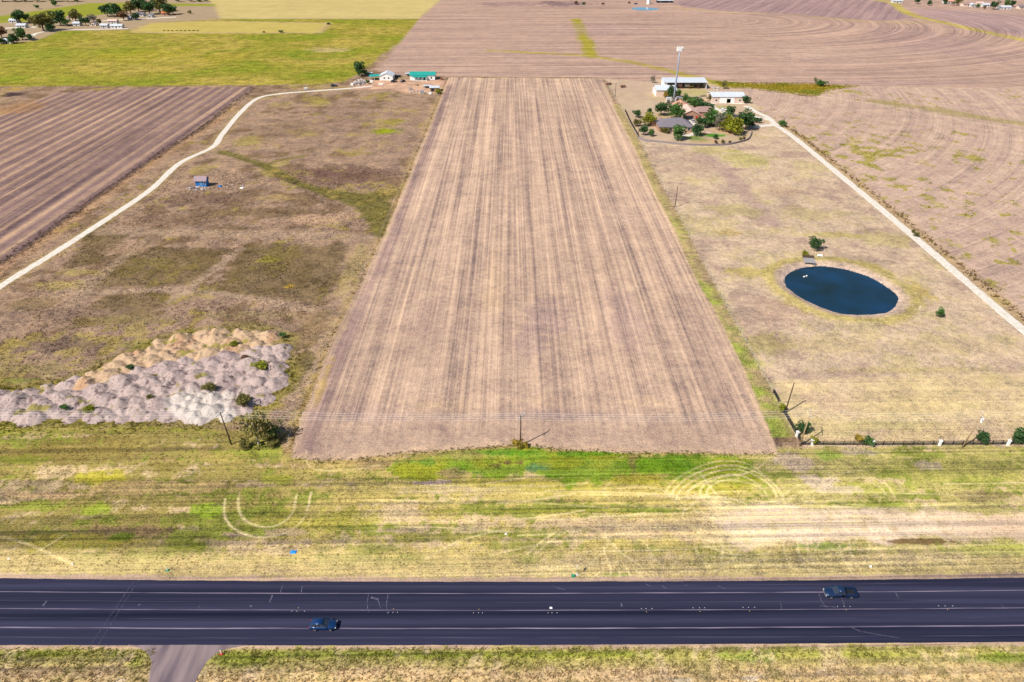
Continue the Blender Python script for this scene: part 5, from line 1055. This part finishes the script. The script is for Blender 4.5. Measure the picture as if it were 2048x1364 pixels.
W1 = wpole(463, 889, 10.0, 'power_pole', 'dark power pole beside the pale barked tree and earth heaps', 1.5, 1.15, 'wood', (-.5, 0))
W2 = wpole(1041, 891, 9.2, 'power_pole', 'dark power pole with white crossarm at the middle of the field edge', 1.5, .95, 'wood')
W3 = wpole(1599, 892, 10.2, 'power_pole', 'pale power pole at the corner of the black fence', 1.5, 1.25, 'woodl', (.3, 0))
W4 = wpole(1924, 895, 10.2, 'power_pole', 'pale leaning power pole with transformer behind the black fence line', 1.5, 1.1, 'woodl', (1.2, 0), True)
wpole(1570, 826, 9.5, 'utility_pole', 'thin brown pole with long shadow just above the fence corner', 0, 0, 'wood', (.2, 0)); wpole(1350, 414, 9.5, 'utility_pole', 'lone dark pole halfway along the right field fence', 0, 0, 'wood'); wpole(1230, 194, 9.5, 'utility_pole', 'pole near the far end of the right field fence', 0, 0, 'wood'); wpole(1276, 275, 6.5, 'utility_pole', 'pole at the corner of the brick house yard', 0, 0, 'wood')
x, y = g(-120, 884); W0 = [(x + .6 * k, y + 1.0 * k, 9.6) for k in (-1.4, -.5, .5, 1.4)]; x, y = g(2360, 893); W5 = [(x + .6 * k, y + 1.0 * k, 9.6) for k in (-1.4, -.5, .5, 1.4)]
wpole(-120, 884, 9.9, 'power_pole', 'power pole beyond the left edge of the view', 1.5, 1.05); wpole(2360, 893, 9.9, 'power_pole', 'power pole beyond the right edge of the view', 1.5, 1.05)
for k, nm in enumerate(['front', 'second', 'third', 'rear']):
    b = MB(); pts = []
    for A, B in ((W0, W1), (W1, W2), (W2, W3), (W3, W4), (W4, W5)):
        a, c = Vector(A[k]), Vector(B[k]); n = 14
        for i in range(n): s_ = i / n; p = a.lerp(c, s_); p.z -= 4 * .9 * s_ * (1 - s_); pts.append(p)
    pts.append(Vector(W5[k])); b.tube(pts, .02, 4); tag(b.build('power_line', M['wire']), f'thin power line strung between the poles, {nm} of four', 'power line', 'wires of the power line')


# ------------------------------------------------------------------ fences
def post_fence(name, label, P, step, h, mpost, mwire, wires=3, rad=.06, skip=0.0):
    P = np.asarray(P); L = np.r_[0, np.cumsum(np.linalg.norm(np.diff(P, axis=0), axis=1))]; x, y = P[0]; t = empty(name, label, 'fence', (x, y, 0))
    n = int(L[-1] / step); me = MB().tube([(0, 0, -.2), (0, 0, h)], [rad, rad * .85], 6).mesh('post', M[mpost]); pos = []
    for i in range(n + 1):
        s_ = L[-1] * i / n; a, b = np.interp(s_, L, P[:, 0]), np.interp(s_, L, P[:, 1]); pos.append((a, b)); o = bpy.data.objects.new('post', me); link(o, t); o.location = (a - x, b - y, float(height(a, b)[0])); o.rotation_euler = (R.uniform(-.06, .06), R.uniform(-.06, .06), 0)
    for k in range(wires):
        z = h * (.35 + .6 * k / max(wires - 1, 1)); MB().tube([(a - x, b - y, z + float(height(a, b)[0])) for a, b in pos], .012, 4).build('wire', M[mwire], t)
    return t


post_fence('wire_fence', 'wire fence along the right side of the ploughed strip', FENCE_R, 6, 1.25, 'wood', 'wire')
post_fence('wire_fence', 'old wire fence along the left side of the ploughed strip', EDGE_L[::-1] - np.array([1.6, 0]), 9, 1.3, 'woodl', 'wire')
post_fence('wire_fence', 'old wire fence between the striped field and the white lane', P_F[[6, 7, 8, 9, 10, 11]] + np.array([1.5, -1]), 9, 1.3, 'woodl', 'wire')


def rail_fence(name, label, P, h, step=2.4, z0=0.0):
    P = np.asarray(P, float); x, y = P[0]; t = empty(name, label, 'fence', (x, y, 0)); L = np.r_[0, np.cumsum(np.linalg.norm(np.diff(P, axis=0), axis=1))]; n = max(2, int(L[-1] / step))
    q = [(np.interp(L[-1] * i / n, L, P[:, 0]) - x, np.interp(L[-1] * i / n, L, P[:, 1]) - y) for i in range(n + 1)]
    me = MB().box(-.06, .06, -.06, .06, -.2, h + .06).mesh('post', M['black'])
    for a, b in q: o = bpy.data.objects.new('post', me); link(o, t); o.location = (a, b, z0)
    for z in (.15, h * .55, h - .05): MB().tube([(a, b, z + z0) for a, b in q], .04, 4).build('rail', M['black'], t)
    m = int(L[-1] / .14); pk = MB()
    for i in range(m): a, b = np.interp(L[-1] * i / m, L, P[:, 0]) - x, np.interp(L[-1] * i / m, L, P[:, 1]) - y; pk.add([(a - .03, b - .02, .1), (a + .03, b - .02, .1), (a, b + .03, .1), (a - .03, b - .02, h), (a + .03, b - .02, h), (a, b + .03, h)], [(0, 1, 4, 3), (1, 2, 5, 4), (2, 0, 3, 5), (3, 4, 5)])
    o = pk.build('picket', M['black'], t); o['kind'] = 'stuff'; return t


rail_fence('rail_fence', 'black metal railing along the front of the right pasture', gp([(1606, 890), (1742, 890.5), (1900, 890), (2048, 889), (2300, 888)]), 1.35)
rail_fence('rail_fence', 'black metal railing running back from the fence corner', gp([(1602, 888), (1585, 857), (1567, 826)]), 1.35); rail_fence('rail_fence', 'short broken black rail above the yellow green bush', gp([(1557, 804), (1546, 784)]), 1.2)
for px, py, l in [(1593, 873, 'white pillar in the side railing at the fence corner'), (1623, 889.5, 'white pillar right of the fence corner'), (1744, 891.5, 'white pillar behind the tree in the railing'), (1878, 891, 'white pillar in the middle of the front railing'), (2015, 890.5, 'white pillar in the front railing near the right edge')]:
    x, y = g(px, py); t = empty('gate_pillar', l, 'pillar', (x, y, 0)); MB().box(-.26, .26, -.26, .26, -.1, 1.5).build('shaft', M['white'], t); MB().box(-.34, .34, -.34, .34, 1.503, 1.60).build('cap', M['white'], t)
# wall round the brick house yard
P = smooth_line(gp([(1277, 276), (1290, 282), (1310, 284), (1340, 287), (1375, 290.5), (1420, 291.5), (1455, 290), (1480, 285), (1495, 280), (1501, 272), (1503, 263)]), 4); x, y = P[0]
t = empty('garden_wall', 'low dark curved garden wall round the brick house yard', 'wall', (x, y, 0))
for i in range(len(P) - 1):
    a, b = P[i] - P[0], P[i + 1] - P[0]; d = (b - a) / np.linalg.norm(b - a); nn_ = np.array([-d[1], d[0]]) * .18; b = b - d * .04
    vs = [(*(a - nn_), -.1), (*(b - nn_), -.1), (*(b + nn_), -.1), (*(a + nn_), -.1)]; MB().add(vs + [(p, q_, .95) for p, q_, _ in vs], [(0, 3, 2, 1), (4, 5, 6, 7), (0, 1, 5, 4), (1, 2, 6, 5), (2, 3, 7, 6), (3, 0, 4, 7)]).build('wall_panel', M['stone2'], t)
rail_fence('rail_fence', 'dark railing along the left of the brick house yard', gp([(1277, 274), (1262, 248), (1250, 222)]), 1.4)


# ------------------------------------------------------------------ rubble, junk and small things
def rock(s, seed, flat=.7):
    q = np.random.default_rng(seed); import bmesh
    bm = bmesh.new(); bmesh.ops.create_icosphere(bm, subdivisions=1, radius=1.0)
    for v in bm.verts: v.co = Vector((v.co.x * s * q.uniform(.7, 1.25), v.co.y * s * q.uniform(.7, 1.2), v.co.z * s * flat * q.uniform(.7, 1.2)))
    me = bpy.data.meshes.new('stone'); bm.to_mesh(me); bm.free(); return me


ROCKS = [rock(1, k) for k in range(6)]
for r_ in ROCKS: r_.materials.append(M['stone'])
ROCKD = [r_.copy() for r_ in ROCKS]
for r_ in ROCKD: r_.materials[0] = M['stone2']


def pile(name, label, px, py, rx, ry, hgt, n, smin, smax, cat='rubble pile'):
    x, y = g(px, py); t = empty(name, label, cat, (x, y, 0))
    for k in range(n):
        a = R.uniform(0, 6.28); r_ = math.sqrt(R.random()); s_ = R.uniform(smin, smax); o = bpy.data.objects.new('stone', R.choice(ROCKS if R.random() < .7 else ROCKD)); link(o, t)
        o.scale = (s_, s_, s_); o.location = (math.cos(a) * r_ * rx, math.sin(a) * r_ * ry, max(.25 * s_, hgt * (1 - r_) * R.uniform(.5, 1))); o.rotation_euler = (R.uniform(-.5, .5), R.uniform(-.5, .5), R.uniform(0, 6))
    return t


pile('rubble_pile', 'big grey rubble pile beside the lane at the left farmstead', 720, 166, 4.8, 9, 3.2, 110, .45, 1.0)
pile('rubble_pile', 'scattered stones in front of the blue shed', 397, 377, 5.2, 2.6, .6, 42, .25, .65)
pile('rubble_pile', 'a few stones trailing off right of the blue shed', 463, 371, 6, 2.0, .3, 14, .2, .5)
pile('rubble_pile', 'brown rubble heap behind the tan barn', 1433, 178, 5, 4, 1.0, 26, .4, .9)
pile('stone_scatter', 'pale stones on the bank right of the pond', 1829, 616, 3, 1.6, .1, 9, .15, .5, 'stones')
pile('stone_scatter', 'pale stones on the bank left of the pond', 1537, 546, 4, 4, .1, 9, .12, .4, 'stones')
pile('rubble_pile', 'junk and stones left of the white roofed shed', 835, 183, 6, 6, .5, 40, .25, .7)
def sheet(name, label, px, py, w, d, h, m, cat='litter', z=0.0):
    """crumpled sheet lying on the ground"""
    x, y = g(px, py); q = np.random.default_rng(int(px)); n = 7; V = []; F = []
    for j in range(n):
        for i in range(n): V.append(((i / (n - 1) - .5) * w + q.uniform(-.05, .05) * w, (j / (n - 1) - .5) * d + q.uniform(-.05, .05) * d, (.04 + q.uniform(.1, 1) * h) if 0 < i < n - 1 and 0 < j < n - 1 else .01))
    for j in range(n - 1):
        for i in range(n - 1): F.append((j * n + i, j * n + i + 1, (j + 1) * n + i + 1, (j + 1) * n + i))
    o = MB().add(V, F).build(name, M[m]); o.location = (x, y, float(height(x, y)[0]) + z); return tag(o, label, cat)


sheet('tarp', 'crumpled bright blue tarp lying in the roadside grass', 587, 1104, 1.3, .9, .3, 'tarp'); sheet('tarp', 'dark blue tarp heap right of the blue shed', 440, 373, 1.9, 1.3, .7, 'blue'); sheet('sheet', 'white plastic sheet lying right of the blue shed', 484, 376, 1.9, 1.3, .5, 'white')
sheet('litter', 'white scrap of litter in the verge above the middle of the road', 1012, 1068, .5, .4, .2, 'white'); sheet('litter', 'white scrap of litter in the verge at the far left', 18, 1117, .5, .4, .2, 'white'); sheet('litter', 'second white scrap of litter in the left verge', 145, 1128, .5, .35, .2, 'white'); sheet('litter', 'pale scrap of litter in the right verge', 1741, 1133, .5, .4, .2, 'white')
sheet('litter', 'tan cardboard scrap at the upper edge of the road', 337, 1156.5, .7, .45, .2, 'woodl'); sheet('litter', 'white scrap on the asphalt right of the middle', 1102, 1216, .5, .4, .1, 'white', z=RZ)
sheet('sheet', 'orange tan sheet on the lawn by the yard tree', 1418, 265, 3, 2.4, .25, 'pink'); sheet('sheet', 'dark hatch lying on the grass before the tan barn', 1397, 196, 4.0, 1.8, .3, 'cblack')
# road sign seen edge-on, delineators
x, y = g(1154, 1149); t = empty('road_sign', 'roadside sign on a thin post above the road, seen edge on', 'sign', (x, y, 0)); MB().tube([(0, 0, -.2), (0, 0, 2.7)], .04, 6).build('post', M['metal'], t)
pn = MB(); pn.add([(sx, .38 * math.cos(a), 2.35 + .42 * math.sin(a)) for sx in (-.075, -.05) for a in np.linspace(0, 2 * math.pi, 9)[:-1]], [tuple(range(8)), tuple(range(15, 7, -1))] + [(k, k + 8, (k + 1) % 8 + 8, (k + 1) % 8) for k in range(8)]); pn.build('panel', M['white'], t)
MB().box(-.25, .25, -.25, .25, -.05, .12).build('base', M['conc'], t)
x, y = g(1146, 1153); t = empty('cable_box', 'small green box at the foot of the roadside sign', 'box', (x, y, 0)); MB().box(-.3, .3, -.22, .22, -.05, .35).build('body', M['green'], t); MB().box(-.33, .33, -.25, .25, .353, .42).build('lid', M['green'], t)
for px, py, l in [(443, 1308, 'white marker post with a red base beside the side road'), (335, 1141, 'short marker post in the verge above the road at the left')]:
    x, y = g(px, py); t = empty('marker_post', l, 'marker post', (x, y, 0)); MB().box(-.07, .07, -.05, .05, -.1, 1.1).build('post', M['white'], t); MB().box(-.30, .30, -.26, .26, .0, .14).build('base', M['red' if px > 400 else 'green'], t); MB().box(-.08, .08, -.075, -.052, .8, 1.0).build('reflector', M['yellow'], t)
# raised pavement markers
mk = MB().add([(-.10, -.07, 0), (.10, -.07, 0), (.10, .07, 0), (-.10, .07, 0), (-.07, -.04, .05), (.07, -.04, .05), (.07, .04, .05), (-.07, .04, .05)], [(0, 3, 2, 1), (4, 5, 6, 7), (0, 1, 5, 4), (1, 2, 6, 5), (2, 3, 7, 6), (3, 0, 4, 7)])
mw, my_ = mk.mesh('road_marker', M['white']), mk.mesh('road_marker', M['yellow'])
for wp, yp in [([(584, 1222.6), (594, 1222.8), (609, 1222.6)], (597, 1216)), ([(777, 1225), (786, 1225), (795, 1225)], (787, 1218)), ([(947, 1226), (957, 1226), (965, 1226)], (958, 1219)), ([(1096, 1226), (1104, 1226), (1114, 1226)], None), ([(1283, 1217.6), (1292, 1217.4), (1304, 1217.4)], (1293, 1224)), ([(1386, 1216), (1399, 1216), (1409, 1216)], (1400, 1223)),
               ([(1486, 1215), (1497, 1215), (1509, 1215)], (1499, 1222.4)), ([(1675, 1213), (1688, 1213), (1700, 1213)], (1692, 1220)), ([(1877, 1212), (1890, 1212), (1905, 1212)], (1895, 1219))]:
    for p, me, l, gr in [(q, mw, 'small white raised marker along the centre seam of the road', 'white road markers') for q in wp] + ([(yp, my_, 'small yellow raised marker along the centre seam of the road', 'yellow road markers')] if yp else []):
        o = link(bpy.data.objects.new('road_marker', me)); o.location = (*g(*p), RZ + .003); o.scale = (.62, .62, .62); tag(o, l, 'road marker', gr)
# dock, bench and float at the pond
x, y = g(1618, 524); z = float(height(x, y)[0]); t = empty('dock', 'small grey wooden dock at the upper shore of the pond', 'dock', (x, y, z), -.15)
for k in range(9): MB().box(-2.0, 2.0, -2.0 + k * .46, -2.0 + k * .46 + .40, .45, .52).build('plank', M['grey'], t)
for sx in (-1.8, 1.8):
    for sy in (-1.8, 1.8): MB().box(sx - .08, sx + .08, sy - .08, sy + .08, -1.3, .448).build('post', M['grey'], t)
MB().box(-2, 2, 2.16, 2.28, .52, 1.5).build('railing', M['wood'], t)
x, y = g(1639, 515); t = empty('bench', 'white bench on the bank above the pond', 'bench', (x, y, float(height(x, y)[0])), -.2); MB().box(-.9, .9, -.25, .25, .42, .5).build('seat', M['white'], t); MB().box(-.9, .9, .25, .32, .5, 1.0).build('backrest', M['white'], t)
for sx in (-.8, .8): MB().box(sx - .05, sx + .05, -.22, .22, -.05, .42).build('leg', M['white'], t)
for px, py, l in [(1608, 554, 'left of two small white floats on the pond'), (1613, 552.5, 'right of two small white floats on the pond')]:
    x, y = g(px, py, WATER_Z); t = empty('float', l, 'float', (x, y, WATER_Z)); MB().tube([(-.35, 0, .05), (-.15, 0, .12), (.15, 0, .12), (.35, 0, .05)], [.08, .2, .2, .08], 8).build('body', M['white'], t); MB().tube([(0, 0, .2), (0, 0, .6)], .05, 6).build('stem', M['white'], t)
pile('stone_scatter', 'white stones beside the tree above the pond', 1652, 503, 2.6, 1.0, .1, 6, .15, .4, 'stones')


# ------------------------------------------------------------------ vehicles
def ring(x, z0, z1, hw, tuck=.86, ro=.10):
    """rounded cross-section of a car body"""
    return [(x, -hw * tuck, z0), (x, hw * tuck, z0), (x, hw, z0 + (z1 - z0) * .35), (x, hw, z1 - ro * 1.4), (x, hw - ro, z1), (x, -hw + ro, z1), (x, -hw, z1 - ro * 1.4), (x, -hw, z0 + (z1 - z0) * .35)]


WH = {}


def wheel(parent, x, y, r=.36):
    if 'w' not in WH:
        WH['w'] = MB().tube([(0, -.11, 0), (0, -.09, 0), (0, .09, 0), (0, .11, 0)], [.30, .36, .36, .30], 18).mesh('wheel', M['tyre']); WH['r'] = MB().tube([(0, -.125, 0), (0, .125, 0)], .22, 12).mesh('rim', M['rim'])
    o = link(bpy.data.objects.new('wheel', WH['w']), parent); o.location = (x, y, r); o.scale = (r / .36,) * 3; link(bpy.data.objects.new('rim', WH['r']), o)


def suv(label, px, py, rz, m, z=RZ, cat='car', group=None, wagon=True):
    x, y = g(px, py); t = empty('car', label, cat, (x, y, z + .003), rz, group)
    MB().loft([ring(-2.42, .42, .88, .78), ring(-2.3, .30, 1.02, .90), ring(-1.2, .24, 1.05, .95), ring(.6, .24, 1.03, .95), ring(1.2, .26, 1.0, .94), ring(2.1, .30, .88, .88), ring(2.38, .40, .74, .72)]).build('body', M[m], t, True)
    bk = -2.2 if wagon else -1.7
    MB().loft([[(bk, -.82, 1.0), (bk, .82, 1.0), (bk + .12, .8, 1.1), (bk + .15, -.8, 1.1)], [(bk + .32, -.84, 1.0), (bk + .32, .84, 1.0), (bk + .42, .66, 1.58), (bk + .42, -.66, 1.58)], [(.35, -.84, 1.0), (.35, .84, 1.0), (.05, .66, 1.60), (.05, -.66, 1.60)], [(1.05, -.82, .99), (1.05, .82, .99), (.95, .8, 1.04), (.95, -.8, 1.04)]]).build('windows', M['glass'], t)
    MB().loft([ring(bk + .36, 1.56, 1.64, .66, .98, .03), ring(-.6, 1.58, 1.70, .68, .98, .03), ring(.12, 1.57, 1.65, .66, .98, .03)]).build('roof', M[m], t, True)
    for sy in (-1, 1):
        for a, b in ((bk + .95, bk + 1.0), (-.55, -.5)): MB().tube([(a, sy * .86, 1.02), (b, sy * .69, 1.58)], .05, 5).build('pillar', M[m], t)
        MB().tube([(1.02, sy * .85, 1.0), (.12, sy * .68, 1.6)], .045, 5).build('pillar', M[m], t)
        MB().box(2.22, 2.36, sy * .62 - .16, sy * .62 + .16, .62, .76).build('headlight', M['lamp'], t); MB().box(-2.45, -2.33, sy * .72 - .1, sy * .72 + .1, .72, .95).build('tail_light', M['tail'], t); MB().box(.62, .82, sy * 1.03 - .1, sy * 1.03 + .1, 1.0, 1.14).build('mirror', M[m], t)
        for wx_ in (-1.4, 1.42): wheel(t, wx_, sy * .86)
    return t


suv('dark blue car driving right in the lower lane of the road', 648, 1254, 0.0, 'carblue')
# pickup
x, y = g(1678, 1190); t = empty('pickup_truck', 'dark navy pickup truck driving left in the upper lane of the road', 'pickup truck', (x, y, RZ + .003), math.pi)
MB().loft([ring(-.2, .34, 1.12, .98), ring(.7, .34, 1.12, .98), ring(1.5, .36, 1.14, .98), ring(2.5, .40, 1.08, .95), ring(2.85, .48, .98, .85)]).build('body', M['trucknavy'], t, True)
MB().loft([[(-.75, -.85, 1.08), (-.75, .85, 1.08), (-.68, .82, 1.2), (-.68, -.82, 1.2)], [(-.6, -.86, 1.08), (-.6, .86, 1.08), (-.45, .7, 1.78), (-.45, -.7, 1.78)], [(.75, -.86, 1.1), (.75, .86, 1.1), (.5, .7, 1.8), (.5, -.7, 1.8)], [(1.45, -.84, 1.1), (1.45, .84, 1.1), (1.38, .82, 1.16), (1.38, -.82, 1.16)]]).build('windows', M['glass'], t)
MB().loft([ring(-.52, 1.75, 1.84, .70, .98, .03), ring(0, 1.77, 1.88, .72, .98, .03), ring(.6, 1.76, 1.84, .70, .98, .03)]).build('roof', M['trucknavy'], t, True)
MB().box(-2.8, -.2, -.80, .80, .55, .66).build('bed_floor', M['cblack'], t); MB().box(-.82, -.76, -.92, .92, .40, 1.16).build('bulkhead', M['trucknavy'], t); MB().box(-2.9, -2.82, -.92, .92, .55, 1.16).build('tailgate', M['trucknavy'], t); MB().box(-3.02, -2.9, -.9, .9, .42, .58).build('bumper', M['rim'], t); MB().box(2.84, 2.96, -.88, .88, .45, .62).build('bumper', M['rim'], t)
for sy in (-1, 1):
    MB().loft([ring(-2.9, .42, 1.18, .10, .9, .02), ring(-.76, .36, 1.18, .10, .9, .02)]).build('bed_side', M['trucknavy'], t).location = (0, sy * .88, 0)
    MB().tube([(1.40, sy * .85, 1.1), (.58, sy * .71, 1.8)], .05, 5).build('pillar', M['trucknavy'], t); MB().tube([(.05, sy * .86, 1.1), (.02, sy * .71, 1.78)], .05, 5).build('pillar', M['trucknavy'], t)
    MB().box(2.72, 2.86, sy * .68 - .14, sy * .68 + .14, .72, .92).build('headlight', M['lamp'], t); MB().box(-2.93, -2.85, sy * .90 - .07, sy * .90 + .07, .75, 1.05).build('tail_light', M['tail'], t); MB().box(1.0, 1.15, sy * 1.08 - .1, sy * 1.08 + .1, 1.12, 1.32).build('mirror', M['trucknavy'], t)
    for wx_ in (-1.85, 1.95): wheel(t, wx_, sy * .88, .40)
suv('black car parked on the dirt yard, left of two', 788, 164.5, .4, 'cblack', 0.0); suv('black car parked on the dirt yard, right of two', 806, 163.5, 1.2, 'cblack', 0.0); suv('dark green car parked by the lane left of the rubble pile', 668, 173, .2, 'cblack', 0.0)
suv('dark car parked under the trees right of the garage', 1422, 251, .1, 'cblack', 0.0); suv('dark blue pickup sized car by the far farm pond', 1272, 8.5, 0, 'carblue', 0.0); suv('grey car parked before the brick garage', 1386, 243.5, 1.5, 'metal', 0.06); suv('white car on the curved drive behind the trees', 1447, 222, .3, 'white', 0.06)
# rusty implements at the far end of the right fence
for px, py, l in [(1218, 170, 'rusty red farm implement at the far end of the right fence'), (1246, 175, 'low brown farm implement in the dry yard')]:
    x, y = g(px, py); t = empty('implement', l, 'implement', (x, y, 0), .4); MB().box(-2.0, 1.6, -.9, .9, .7, 1.5).build('hopper', M['rust'], t); MB().tube([(1.6, 0, .8), (3.2, 0, .5)], .08, 6).build('drawbar', M['rust'], t)
    for sy in (-1, 1): wheel(t, -.6, sy * 1.1, .55)
